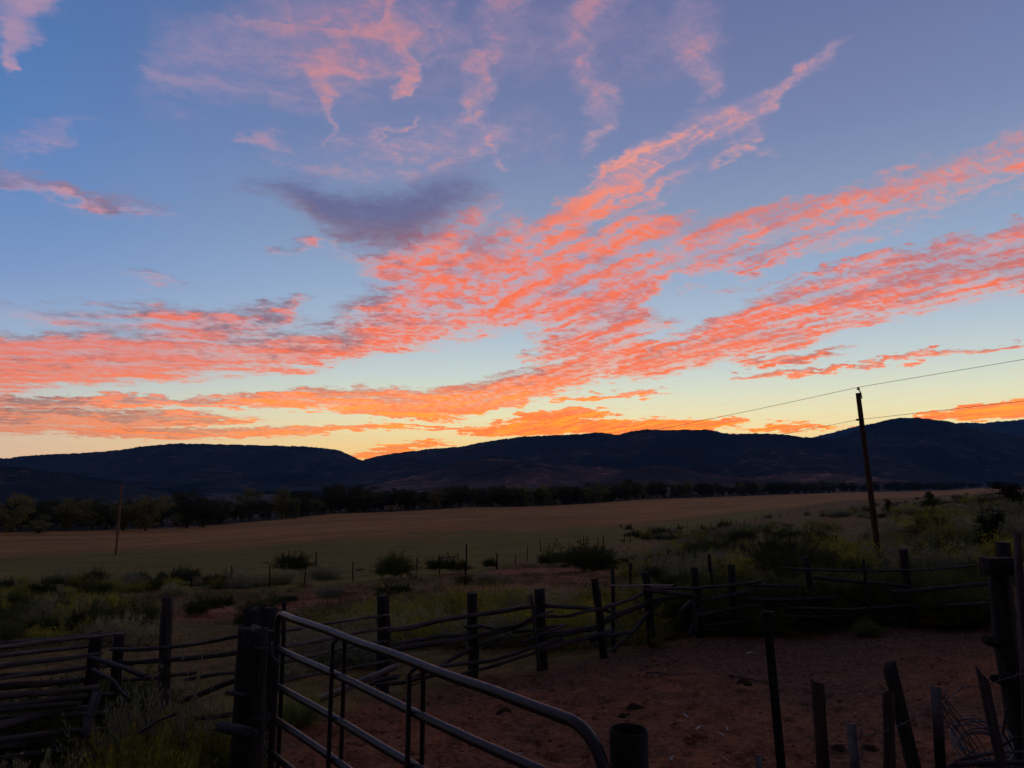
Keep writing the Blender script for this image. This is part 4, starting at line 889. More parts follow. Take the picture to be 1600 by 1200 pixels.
# ------------------------------------------------------------------ plants
def blades(base, dirn, length, width, rg, droop=0.):
    n = len(base); dirn = dirn / (np.linalg.norm(dirn, axis=1, keepdims=True) + 1e-9)
    rv = rg.normal(size=(n, 3)); s = np.cross(dirn, rv); s /= np.linalg.norm(s, axis=1, keepdims=True) + 1e-9
    L = np.asarray(length).reshape(-1, 1) * np.ones((n, 1)); Wd = np.asarray(width).reshape(-1, 1) * np.ones((n, 1))
    mid = base + dirn * L * .55; tip = base + dirn * L - np.array([0, 0, 1]) * droop * L
    V = np.stack([base, mid + s * Wd * .5, tip, mid - s * Wd * .5], 1).reshape(-1, 3)
    return V, np.arange(4 * n).reshape(n, 4)
def shrub_mesh(name, kind, seed, dens=1.0):
    """unit shrub: radius ~.5 m, height ~.7 m; leaves on radiating stems"""
    rg = np.random.default_rng(seed); ns = int(90 * dens)
    ph = rg.random(ns) * 6.28; lo = {'sage': .25, 'rabbit': .32, 'bush': -.05, 'dry': .1, 'tuft': .35}[kind]
    ct = lo + (1 - lo) * rg.random(ns) ** .8
    st = np.sqrt(np.clip(1 - ct ** 2, 0, 1)); dirn = np.stack([np.cos(ph) * st, np.sin(ph) * st, ct + .12], 1)
    lobes = 1 + .26 * np.sin(ph * 2 + seed) + .20 * np.sin(ph * 5 + seed * 2) * st + .22 * np.sin(ct * 7 + ph * 3 + seed)
    R0 = {'sage': .62, 'rabbit': .60, 'bush': .58, 'dry': .6, 'tuft': .6}[kind]
    ln = R0 * lobes * (.62 + .5 * rg.random(ns)); root = np.stack([np.cos(ph), np.sin(ph), 0 * ph], 1) * (.10 * rg.random(ns))[:, None]
    if kind != 'tuft':               # several crowns of unequal size make one ragged clump
        nl_ = 5; lc = rg.normal(size=(nl_, 2)) * .26; ls = rg.uniform(.45, .95, nl_); pick = rg.integers(nl_, size=ns)
        root[:, :2] += lc[pick]; ln = ln * ls[pick]
    if kind == 'bush': root = root + np.array([0, 0, .25]); dirn[:, 2] *= 1.05
    k = int({'sage': 16, 'rabbit': 15, 'bush': 34, 'dry': 6, 'tuft': 9}[kind] * (1 + .5 * (dens - 1)))
    t = (.30 + .72 * rg.random((ns, k)) ** .75)
    base = root[:, None] + dirn[:, None] * (ln[:, None] * t)[..., None]
    base[..., 2] -= (.10 * t ** 2) * (1 - ct)[:, None]
    base = base.reshape(-1, 3) + rg.normal(size=(ns * k, 3)) * .022
    d = np.repeat(dirn, k, 0) * .9 + rg.normal(size=(ns * k, 3)) * {'sage': .42, 'rabbit': .30, 'bush': .9, 'dry': .7, 'tuft': .2}[kind] + np.array([0, 0, .35 if kind != 'bush' else .1])
    sz = 1 / math.sqrt(max(dens, .6))
    ll = {'sage': .085, 'rabbit': .10, 'bush': .055, 'dry': .12, 'tuft': .22}[kind] * (.6 + .8 * rg.random(ns * k)) * sz
    ww = {'sage': .026, 'rabbit': .022, 'bush': .030, 'dry': .009, 'tuft': .014}[kind] * (.7 + .6 * rg.random(ns * k)) * sz
    V, f = blades(base, d, ll, ww, rg)
    tint = np.repeat(rg.random(ns * k) * .7 + .3 * np.repeat(rg.random(ns), k), 4)
    fl = np.zeros(len(V))
    if kind == 'rabbit':
        top = np.repeat((t.ravel() > .97) & (rg.random(ns * k) < .3), 4); fl[top] = 1.
    # stems
    n2 = ns; sv, sf = blades(root, dirn * 1.0 + rg.normal(size=(ns, 3)) * .05, ln * .95, .012, rg)
    V = np.vstack([V, sv]); f2 = np.vstack([f, sf + 4 * ns * k]); tint = np.r_[tint, np.zeros(4 * n2)]; fl = np.r_[fl, np.zeros(4 * n2)]
    M_ = {'sage': M_SAGE, 'rabbit': M_RABBIT, 'bush': M_BUSH, 'dry': M_DRY, 'tuft': M_GREENGRASS}[kind]
    me = mesh_np(name, V, f2, {'tint': ('FLOAT', tint), 'flower': ('FLOAT', fl)}, [M_, M_DRY])
    mi = np.zeros(len(f2), np.int32); mi[len(f):] = 1; me.polygons.foreach_set('material_index', mi); me.update()
    return me
SH = {k: [shrub_mesh(k + '_shrub', k, 900 + i * 7 + j, .9) for j in range(4)] for i, k in enumerate(['sage', 'rabbit', 'bush', 'dry', 'tuft'])}
SHN = {k: [shrub_mesh(k + '_near', k, 960 + i * 7 + j, d_) for j in range(3)] for i, (k, d_) in enumerate([('sage', 4.), ('rabbit', 4.), ('bush', 4.), ('dry', 2.), ('tuft', 3.)])}
NAMES = {'sage': 'sagebrush', 'rabbit': 'rabbitbrush', 'bush': 'dark_shrub', 'dry': 'dry_weed', 'tuft': 'grass_tuft'}
def plant(kind, g, size, label, group=None, near=False, hs=1.0):
    me = (SHN if near else SH)[kind][random.randrange(3)]
    o = link(NAMES[kind], me, loc=(g[0], g[1], g[2] - .03 * size), rz=random.random() * 6.28, sc=(size * random.uniform(.85, 1.25), size * random.uniform(.85, 1.15), size * hs * random.uniform(.75, 1.15)))
    return tag(o, label, {'tuft': 'grass', 'dry': 'weed'}.get(kind, 'shrub'), group)
# singled-out shrubs: kind, foot pixel (x, y), width in pixels, height factor, label
for kind, x, y, wp, hs, lab in [
    ('sage', 232, 1238, 125, 1.75, 'big grey sagebrush in front of the side fence, beside the heavy gate post'),
    ('rabbit', 285, 1245, 115, 1.85, 'yellow-green rabbitbrush crowding the big grey sagebrush'),
    ('rabbit', 205, 1290, 140, 1.1, 'low green brush clump below the big grey sagebrush'),
    ('sage', 322, 1190, 66, 1.2, 'small grey sage between the side fence rails'),
    ('sage', 36, 1310, 130, 1.6, 'grey sage clump in the lower left corner'),
    ('rabbit', 128, 1320, 130, 1.1, 'dark green weeds at the foot of the lower left logs'),
    ('rabbit', 172, 1235, 90, 1.8, 'tall thin green brush behind the upright log stub'),
    ('dry', 330, 1240, 80, .8, 'reddish dry weeds under the side fence plank'),
    ('bush', 1040, 990, 82, .95, 'dense dark green bush pushed against the inside of the log fence'),
    ('tuft', 1357, 996, 42, 1.0, 'single green grass tuft alone on the corral earth'),
    ('tuft', 470, 1135, 60, 1.2, 'pale tall grass behind the hinge end of the gate'),
    ('sage', 455, 1060, 50, 1.0, 'grey brush seen between the upper gate rails'),
    ('bush', 905, 893, 74, .8, 'largest dark bush on the bare slope beyond the corral'),
    ('bush', 862, 884, 34, .9, 'small dark bush at the left foot of the largest dark bush'),
    ('bush', 945, 885, 30, .9, 'small dark bush at the right foot of the largest dark bush'),
    ('bush', 620, 905, 50, .9, 'round dark bush on the wire fence left of the braced posts'),
    ('sage', 521, 930, 34, 1.0, 'round pale sage alone on the bare slope'),
    ('bush', 610, 932, 34, 1.0, 'dark bush just behind the thick fence post'),
    ('bush', 706, 896, 36, .9, 'dark bush growing against the braced wire fence posts'),
    ('bush', 764, 888, 22, 1.0, 'small dark bush right of the braced fence posts'),
    ('sage', 761, 909, 22, 1.0, 'small round sage below the braced fence posts'),
    ('bush', 730, 914, 26, .9, 'small dark bush at the foot of the tall thin steel post'),
    ('bush', 450, 895, 40, 1.0, 'dark bush among the four thin wire fence posts'),
    ('sage', 440, 912, 36, .9, 'sage clump below the four thin wire fence posts'),
    ('sage', 497, 903, 34, .9, 'sage clump right of the four thin wire fence posts'),
    ('dry', 476, 916, 26, .9, 'spiky dry weed round a short wire fence post'),
    ('bush', 322, 958, 46, .9, 'dark bush on the bare bank behind the side fence'),
    ('bush', 395, 985, 62, 1.1, 'dark bush rising behind the heavy gate post'),
    ('sage', 375, 920, 34, .9, 'sage at the edge of the bare bank'),
    ('bush', 445, 942, 24, .8, 'small dark bush on the bare slope beyond the gate'),
    ('dry', 820, 885, 34, .8, 'grey dead brush left of the largest dark bush'),
    ('rabbit', 1392, 905, 40, .9, 'rabbitbrush at the foot of the tall utility pole'),
    ('rabbit', 1452, 900, 42, 1.0, 'yellow flowering rabbitbrush beside the dark leaning fence post'),
    ('rabbit', 1490, 912, 46, .9, 'yellow flowering rabbitbrush behind the right fence rail'),
    ('rabbit', 1425, 905, 34, .9, 'yellow flowering rabbitbrush touching the leaning fence post')]:
    g = ground(x, y)
    if g is None: continue
    plant(kind, g, wp * g[1] / F / .95, lab, near=True, hs=hs)
for i, (kind, x, y, wp, hs, nm) in enumerate([('sage', 250, 1228, 95, 1.6, ''), ('sage', 208, 1228, 90, 1.6, ''), ('rabbit', 262, 1262, 105, 1.6, ''), ('rabbit', 300, 1235, 80, 1.6, ''), ('rabbit', 226, 1268, 105, 1.4, ''), ('sage', 272, 1240, 90, 1.7, ''), ('rabbit', 180, 1275, 100, 1.3, ''), ('rabbit', 245, 1300, 120, 1.3, '')]):
    g = ground(x, y); plant(kind, g, wp * g[1] / F / .95, ['grey sage in the middle of the near clump left of the gate post', 'grey sage on the left side of the near clump by the gate post', 'yellow-green brush at the front of the near clump by the gate post', 'yellow-green brush on the right side of the near clump, next to the gate post', 'low yellow-green brush at the front left of the near clump', 'pale sage tips at the back of the near clump by the side fence', 'low green brush spreading left from the near clump', 'dark brush at the bottom edge under the near clump'][i], near=True, hs=hs)
for x in list(range(1105, 1545, 24)):              # dark brush packed against the right half of the log fence
    d = dF(x) + .75 + .2 * random.random(); p = W(x + random.uniform(-6, 6), 900, d); plant('bush', (p[0], p[1], float(hz(p[0], p[1]))), random.uniform(.85, 1.2), 'dark shrub', 'fence line brush', True, 1.15)
for x in range(-20, 180, 22):                      # dark brush added behind the lower left logs to blacken the rail gaps
    d = dL(x) + .95 + .2 * random.random(); p = W(x, 1000, d); plant('bush', (p[0], p[1], float(hz(p[0], p[1]))), random.uniform(.75, 1.0), 'dark shrub', 'brush added to darken log gaps', True, 1.1)
# dense regions: polygon-ish pixel boxes -> ground spots
def scatter(box, n, kinds, size, mind, label, group, keep=None, near=False):
    pts, tries = [], 0
    while len(pts) < n and tries < n * 25:
        tries += 1
        x = random.uniform(box[0], box[2]); y = random.uniform(box[1], box[3])
        if keep and not keep(x, y): continue
        if any((x - a) ** 2 + ((y - b) * 2.2) ** 2 < mind ** 2 for a, b in pts): continue
        g = ground(x, y)
        if g is None or corral_mask(g[0], g[1]) > .3: continue
        pts.append((x, y)); k = random.choice(kinds)
        plant(k, g, random.uniform(*size), label[k] if isinstance(label, dict) else label, group + (' ' + NAMES[k].replace('_', ' ') if isinstance(label, dict) else ''), near)
scatter((-30, 938, 225, 1010), 56, ['rabbit', 'rabbit', 'sage', 'bush'], (.6, 1.15), 14, {'rabbit': 'yellow-green rabbitbrush in the thicket behind the lower left fence', 'sage': 'grey sage in the thicket behind the lower left fence', 'bush': 'dark shrub in the thicket behind the lower left fence'}, 'left thicket', lambda x, y: x < 190 + (y - 950) * .5, True)
scatter((-30, 910, 430, 938), 40, ['bush', 'rabbit', 'sage'], (.8, 1.5), 12, {'rabbit': 'green brush in the strip along the field edge at left', 'sage': 'grey sage in the strip along the field edge at left', 'bush': 'dark shrub in the strip along the field edge at left'}, 'field edge strip', lambda x, y: y < 940 - max(0, x - 180) * .1, True)
scatter((590, 955, 1000, 1010), 44, ['rabbit', 'rabbit', 'sage'], (.7, 1.25), 15, {'rabbit': 'yellow-green rabbitbrush growing just behind the log fence', 'sage': 'grey sage growing just behind the log fence'}, 'behind fence', None, True)
scatter((440, 985, 620, 1050), 12, ['rabbit', 'sage'], (.6, 1.0), 18, {'rabbit': 'green brush behind the gate and left fence rails', 'sage': 'grey sage behind the gate and left fence rails'}, 'behind gate', None, True)
scatter((1000, 905, 1550, 965), 54, ['bush', 'bush', 'sage', 'bush', 'rabbit'], (.7, 1.15), 12, {'rabbit': 'yellow-green rabbitbrush behind the right half of the log fence', 'sage': 'grey sage behind the right half of the log fence', 'bush': 'dark shrub behind the right half of the log fence'}, 'right fence', None, True)
def band_keep(x, y): return y > np.interp(x, [1030, 1130, 1250, 1330, 1480, 1600], [835, 828, 812, 800, 782, 776]) and not (1080 < x < 1180 and 855 < y < 880) and not (1512 < x < 1592 and 842 < y < 915) and vn(x, y)
def vn(x, y): return float(vnoise(x / 46., y / 16., 77)) > .40
scatter((1000, 776, 1600, 912), 235, ['sage', 'rabbit', 'bush', 'sage', 'sage', 'rabbit'], (1.0, 2.0), 9.5, {'rabbit': 'green rabbitbrush scattered on the sage flat right of centre', 'sage': 'grey sage scattered on the sage flat right of centre', 'bush': 'dark shrub scattered on the sage flat right of centre'}, 'sage flat', band_keep, True)
scatter((960, 826, 1120, 850), 16, ['sage', 'bush'], (.9, 1.6), 11, {'sage': 'sage clump along the wire fence near the centre', 'bush': 'dark clump along the wire fence near the centre'}, 'wire fence brush')
scatter((560, 885, 960, 905), 10, ['sage', 'dry'], (.5, .9), 20, {'sage': 'small sage on the bare slope in the middle', 'dry': 'small dry weed on the bare slope in the middle'}, 'slope')
# farther, uncountable brush on the bench to the right and dry grass between the shrubs
def brush_mass():
    rg = np.random.default_rng(5); V, F_, Tn = [], [], []; o = 0; src = SH['sage']
    got = 0
    for _ in range(900):
        x = rg.uniform(1180, 1640); y = rg.uniform(762, 812)
        if y < np.interp(x, [1180, 1330, 1480, 1640], [812, 796, 773, 764]): continue
        g = ground(x, y)
        if g is None or g[1] < 60: continue
        me = src[rg.integers(len(src))]; n = len(me.vertices); co = np.empty(n * 3, np.float32); me.vertices.foreach_get('co', co); co = co.reshape(-1, 3)
        keep = 400; fi = rg.choice(n // 4, keep, False); co = co.reshape(-1, 4, 3)[fi]; c = co.mean(1, keepdims=True); co = (c + (co - c) * 2.2).reshape(-1, 3)
        s = rg.uniform(.8, 1.5); V.append(co * s + g); F_.append(np.arange(keep * 4).reshape(-1, 4) + o); o += keep * 4; Tn.append(np.repeat(rg.random(keep), 4)); got += 1
        if got >= 90: break
    me = mesh_np('brush', np.vstack(V), np.vstack(F_), {'tint': ('FLOAT', np.concatenate(Tn))}, [M_SAGE])
    tag(link('brush', me), 'mass of low sage brush on the far bench at right', kind='stuff')
brush_mass()
def low_brush():
    rg = np.random.default_rng(15); V, F_, Tn = [], [], []; o = 0; src = SHN['sage'] + SHN['rabbit']; got = 0
    for _ in range(9000):
        d = 13.5 * (75 / 13.5) ** rg.random(); x = rg.uniform(-.76, .76) * d
        if corral_mask(x, d) > .05 or side(FENCE, np.array(x), np.array(d)) > -.5 or fbm(np.array(x * .22), np.array(d * .22), 83, 3) < (.50 if x < 8 else .42): continue
        if .63 < x / d < .71 and d < 34: continue
        me = src[rg.integers(len(src))]; n = len(me.vertices); co = np.empty(n * 3, np.float32); me.vertices.foreach_get('co', co); co = co.reshape(-1, 4, 3)
        keep = 230; fi = rg.choice(n // 4, keep, False); co = co[fi]; c = co.mean(1, keepdims=True); co = (c + (co - c) * 2.0).reshape(-1, 3)
        s = rg.uniform(.3, .75); V.append(co * s * [1.2, 1.2, 1.] + [x, d, float(hz(x, d)) - .02]); F_.append(np.arange(keep * 4).reshape(-1, 4) + o); o += keep * 4; Tn.append(np.repeat(rg.random(keep) * rg.uniform(.4, 1.), 4)); got += 1
        if got >= 1150: break
    me = mesh_np('low_brush', np.vstack(V), np.vstack(F_), {'tint': ('FLOAT', np.concatenate(Tn))}, [M_SCRUB])
    tag(link('low_brush', me), 'ragged low scrub filling in between the larger shrubs', kind='stuff')
low_brush()
def grass(name, n, box, size, label, material, cond, seed, blade=5, up=1.):
    rg = np.random.default_rng(seed); x = rg.uniform(box[0], box[2], n); y = rg.uniform(box[1], box[3], n)
    k = cond(x, y, rg); x, y = x[k], y[k]; z = hz(x, y); m = len(x)
    base = np.repeat(np.stack([x, y, z], 1), blade, 0); base[:, :2] += rg.normal(size=(m * blade, 2)) * .03 * size / .2
    d = rg.normal(size=(m * blade, 3)) * .45 + np.array([0, 0, up]); base[:, 2] += .006 if up < .5 else 0; L = size * (.4 + .8 * rg.random(m * blade))
    V, f = blades(base, d, L, .035 * L + .003, rg, .15)
    me = mesh_np(name, V, f, {'tint': ('FLOAT', np.repeat(rg.random(m * blade), 4))}, [material]); tag(link(name, me), label, kind='stuff')
grass('dry_grass', 26000, (-26, 9, 30, 44), .22, 'thin dry grass between the shrubs beyond the corral', M_GRASS, lambda x, y, rg: (corral_mask(x, y) < .2) & (np.abs(x) < y * .78) & (fbm(x * .25, y * .25, 61, 3) > .44) & (side(FENCE, x, y) < 0), 71)
grass('field_grass', 60000, (-75, 38, 40, 120), .16, 'short stubble grass on the near part of the hay field', M_GRASS, lambda x, y, rg: (np.abs(x) < y * .78) & (side(FENCE, x, y) > .5) & (side(GREEN, x, y) < 8), 72, 3)
grass('corral_litter', 26000, (-2.5, 3.5, 9, 13.5), .06, 'scattered straw and short dead grass on the corral earth', M_DRY, lambda x, y, rg: (corral_mask(x, y) > .4) & (fbm(x * .7, y * .7, 66, 3) > .42), 73, 2, .12)
grass('fence_grass', 2600, (-3.6, 4.5, 10, 15), .26, 'rank grass along the foot of the corral fences', M_GRASS, lambda x, y, rg: (corral_mask(x, y) > .02) & (corral_mask(x, y) < .5), 74)
# clods and manure on the corral earth
def clods():
    rg = np.random.default_rng(31); V, F_ = [], []; o = 0
    bv = np.array([(0,0,1),(1,0,0),(0,1,0),(-1,0,0),(0,-1,0),(.6,.6,.5),(-.6,.6,.5),(-.6,-.6,.5),(.6,-.6,.5)], float)
    bf = np.array([(0,5,6),(0,6,7),(0,7,8),(0,8,5),(5,1,2),(5,2,6),(6,2,3),(6,3,7),(7,3,4),(7,4,8),(8,4,1),(8,1,5)])
    for _ in range(900):
        x = rg.uniform(-2, 8.5); y = rg.uniform(3.6, 13)
        if corral_mask(x, y) < .5 or fbm(x * .9, y * .9, 91, 2) < .42: continue
        s = rg.uniform(.008, .03) * (2.2 if rg.random() < .04 else 1)
        V.append(bv * (1 + rg.normal(size=bv.shape) * .18) * s * [1.3, 1.1, .8] + [x, y, float(hz(x, y))]); F_.append(bf + o); o += 9
    m, T, b = mat('earth_clod'); n_ = T.noise(T.node('ShaderNodeNewGeometry').outputs['Position'], 3., 3, .5); setp(T, b, col=T.mix(n_, (.05, .022, .013), (.17, .07, .036)), rough=.95, spec=.05)
    tag(link('clods', mesh_np('clods', np.vstack(V), np.vstack(F_), None, [m])), 'small earth clods and dung strewn over the corral', kind='stuff')
clods()
for i, (x, y, L, a, lab) in enumerate([(1069,1120,.10,1.9,'curled pale bark sliver, left of three above the pipe post'), (1093,1139,.10,.7,'bright pale bark sliver shaped like a feather right of the pipe post'), (1136,1140,.06,1.4,'small pale chip right of the feather-shaped sliver'),
        (1051,1186,.09,1.1,'pale sliver on the earth beside the pipe post'), (1132,1187,.05,1.8,'tiny pale chip near the bottom edge'), (1062,1128,.05,2.6,'tiny pale flake below the curled sliver'), (812,1180,.05,.3,'tiny pale chip under the gate rails'), (912,1160,.07,2.4,'pale sliver inside the curve of the gate'),
        (1174,1022,.10,.1,'pale sliver lying left of the tall T-post'), (1392,970,.16,2.7,'long pale stick lying beyond the grass tuft'), (1420,969,.14,.15,'thin pale stick lying right of the grass tuft'), (1125,1149,.06,2.2,'curled flake below the small pale chip')]):
    g = ground(x, y)
    if g is None: continue
    L *= 1.45; t = np.linspace(-.5, .5, 7); P = np.stack([g[0] + L * t * math.cos(a), g[1] + L * t * math.sin(a) * 1.2, g[2] + .012 + .10 * L * (1 - 4 * t ** 2) + 0 * t], 1)
    tag(tube_obj('bark_sliver', tube_data(P, .013 * L / .1, .004, 6, 8, .15, 820 + i, .4, .006, .01), M_SLIVER), lab, 'wood chip')
for i, (x, y, r_, lab) in enumerate([(788,1113,.10,'dark dung pile under the gate rails'), (992,1106,.10,'dark dung pile in the middle of the corral'), (1163,1068,.11,'dark dung pile left of the tall T-post'), (975,1120,.08,'flat dung pat below the middle dung pile'), (1310,1170,.07,'small dung pat between the stakes'), (1360,1172,.08,'dung pat at the foot of the flat-topped stake')]):
    g = ground(x, y); rg_ = np.random.default_rng(60 + i); th = np.linspace(0, 2 * np.pi, 14, endpoint=False); V = [[g[0], g[1], g[2] + .05 * r_ / .1]]
    for q, h_ in ((.45, .045), (.8, .028), (1.1, -.01)):
        k_ = q * r_ * (1 + .35 * (rg_.random(14) - .5)); V += [[g[0] + a * math.cos(t), g[1] + a * math.sin(t) * .8, g[2] + h_ * (1 + .6 * (rg_.random() - .5)) * r_ / .1] for a, t in zip(k_, th)]
    f = [(0, 1 + j, 1 + (j + 1) % 14) for j in range(14)]
    for q in range(2):
        for j in range(14): a, b = 1 + q * 14 + j, 1 + q * 14 + (j + 1) % 14; f += [(a, a + 14, b + 14), (a, b + 14, b)]
    tag(link('dung_pile', mesh_np('dung_pile', V, f, None, [M_DUNG])), lab, 'dung')
for i, (x0, y0, x1, y1, lab) in enumerate([(1012,1053,1060,1056,'thin dark stick lying across the middle of the corral'), (1140,1058,1200,1070,'long thin stick lying on the earth left of the tall T-post')]):
    a, b = ground(x0, y0), ground(x1, y1); tag(tube_obj('fallen_stick', tube_data([a + [0, 0, .02], .5 * (a + b) + [0, 0, .03], b + [0, 0, .02]], .012, .006, 7, 10, .15, 850 + i, 1., .02, .02), M_WOOD), lab, 'stick')

# ------------------------------------------------------------------ trees
def tree_mesh(kind, seed):
    """unit tree, height 1: trunk with limbs, crown of leaf clumps"""
    rg = np.random.default_rng(seed); parts = []; ends = []
    H0 = {'cotton': .09, 'willow': .05, 'poplar': .10, 'juniper': .03}[kind]
    lean = rg.normal(size=2) * .03
    trunk = np.array([[0, 0, -.03], [lean[0] * .3, lean[1] * .3, H0], [lean[0], lean[1], .55], [lean[0] * 1.4, lean[1] * 1.4, .85]])
    parts.append(tube_data(trunk, .028, .007, 8, 8, .12, seed, 1., .01))
    for k in range(13):
        z = H0 + (.75 - H0) * (k + rg.random()) / 13; a = k * 2.4 + rg.random(); sp = {'cotton': .40, 'willow': .44, 'poplar': .16, 'juniper': .26}[kind] * math.sin(math.pi * min(1, .25 + .75 * (1 - (z - H0) / .9))) * rg.uniform(.6, 1.1)
        p0 = np.array([lean[0] * z, lean[1] * z, z]); p1 = p0 + np.array([math.cos(a) * sp, math.sin(a) * sp, rg.uniform(.06, .24)])
        parts.append(tube_data([p0, .5 * (p0 + p1) - np.array([0, 0, .02]), p1], .012, .003, 6, 5, .1, seed + k, 1., .01)); ends += [p1, .4 * p0 + .6 * p1]
    ends.append(trunk[-1] + np.array([0, 0, .05]))
    v, f, g = join(parts); tm = mesh_np(kind + '_trunk', v, f, None, [M_BARK], True)
    ends = np.array(ends); nc = len(ends) * 3
    cen = ends[rg.integers(len(ends), size=nc)] + rg.normal(size=(nc, 3)) * .05
    nl = {'cotton': 46, 'willow': 46, 'poplar': 40, 'juniper': 60}[kind]
    off = rg.normal(size=(nc, nl, 3)); off /= np.linalg.norm(off, axis=2, keepdims=True) + 1e-9
    off *= (rg.random((nc, nl, 1)) ** .4) * rg.uniform(.07, .15, size=(nc, 1, 1)); off[..., 2] *= .75
    base = (cen[:, None] + off).reshape(-1, 3); base[:, 2] = np.clip(base[:, 2], .015, 1.02)
    d = off.reshape(-1, 3) * 8 + rg.normal(size=base.shape) * .6; 
    if kind == 'willow': d[:, 2] -= .7
    V, f = blades(base, d, .036 * (.6 + .8 * rg.random(len(base))), .026, rg)
    tint = np.repeat(np.clip(rg.random(len(base)) * .6 + .4 * np.repeat(rg.random(nc), nl), 0, 1), 4)
    cm = mesh_np(kind + '_crown', V, f, {'tint': ('FLOAT', tint)}, [{'cotton': M_COTTON, 'willow': M_WILLOW, 'poplar': M_WILLOW, 'juniper': M_JUNIPER}[kind]])
    return tm, cm
TM = {k: [tree_mesh(k, 1000 + 31 * i + j) for j in range(4)] for i, k in enumerate(['cotton', 'willow', 'poplar', 'juniper'])}
TN = {'cotton': 'cottonwood_tree', 'willow': 'willow_tree', 'poplar': 'poplar_tree', 'juniper': 'juniper_tree'}
def tree(kind, x, y, h, wd, label, group=None, z=None):
    z = float(hz(x, y)) if z is None else z; tm, cm = random.choice(TM[kind])
    e = empty(TN[kind], (x, y, z), label, 'tree', group); e.rotation_euler = (0, 0, random.random() * 6.28); e.scale = (wd, wd, h)
    link('trunk', tm, e); link('crown', cm, e); return e
for kind, x, yb, yt, wpx, d, lab in [
    ('willow', 228, 824, 776, 66, 150, 'pale rounded willow just right of the field pole'),
    ('willow', 192, 826, 783, 40, 148, 'dim willow partly behind the field pole'),
    ('cotton', 292, 820, 766, 62, 160, 'dark round cottonwood right of the pale willow'),
    ('cotton', 318, 820, 778, 44, 165, 'dark cottonwood leaning on the right of the round one'),
    ('poplar', 440, 810, 762, 46, 200, 'tall narrow poplar standing above its neighbours in the left tree belt'),
    ('poplar', 462, 809, 778, 30, 200, 'small pale poplar right of the tall narrow one'),
    ('willow', 15, 832, 772, 64, 132, 'bushy tree cut by the left edge beyond the field'),
    ('willow', 62, 830, 814, 40, 131, 'low round bush at the left end of the field'),
    ('juniper', 1550, 862, 802, 62, 30, 'dark juniper on the sage flat left of the corner post'),
    ('juniper', 1582, 800, 756, 66, 60, 'large dark juniper on the bench near the right edge'),
    ('juniper', 1388, 798, 779, 14, 90, 'small upright juniper on the far sage flat'),
    ('juniper', 1452, 778, 768, 18, 120, 'round dark juniper on the crest of the sage flat')]:
    b_ = W(x, yb, d); z_ = float(hz(b_[0], b_[1])); z_ = min(z_, b_[2]) if d > 100 else z_
    h_ = W(x, yt, d)[2] - z_; tree(kind, b_[0], b_[1], h_ * 1.03, wpx * d / F * 1.1, lab, z=z_)
def belt(n, s0, s1, hlo, hhi, depth, kinds, label, group, clump=1.0):
    L = np.r_[0, np.cumsum(np.linalg.norm(np.diff(TREE, axis=0), axis=1))]
    for i in range(n):
        s = s0 + (s1 - s0) * (i + random.random()) / n
        x = np.interp(s, L, TREE[:, 0]); y = np.interp(s, L, TREE[:, 1]); q = random.random() ** 1.3 * depth + 2
        k = np.searchsorted(L, s) - 1; dv = TREE[k + 1] - TREE[k]; dv /= np.linalg.norm(dv); nx, ny = -dv[1], dv[0]
        x += nx * q; y += ny * q; h = random.uniform(hlo, hhi) * (1 if random.random() < .8 else .6); kd = random.choice(kinds)
        tree(kd, x, y, h, h * random.uniform(1.0, 1.45), label, group)
Lt = np.r_[0, np.cumsum(np.linalg.norm(np.diff(TREE, axis=0), axis=1))]
belt(62, Lt[1] - 60, Lt[2], 4.4, 7.2, 34, ['cotton', 'cotton', 'willow'], 'dim tree in the near belt at the left end of the hay field', 'left tree belt')
belt(80, Lt[2] - 5, Lt[3], 7.0, 10.5, 30, ['cotton', 'cotton', 'cotton', 'willow'], 'dark tree in the belt beyond the middle of the hay field', 'middle tree belt')
belt(105, Lt[3], Lt[4] + 30, 10, 13, 40, ['cotton', 'cotton', 'cotton', 'poplar'], 'dark distant tree in the belt below the broad ridge', 'far tree belt')
belt(50, Lt[4] + 30, Lt[5] + 150, 13, 18, 60, ['cotton'], 'tiny tree at the far right end of the belt', 'farthest tree belt')
belt(84, Lt[1] - 60, Lt[3] + 120, 2.0, 3.6, 5, ['willow', 'cotton'], 'low willow bush along the front of the tree belt', 'belt front bushes')
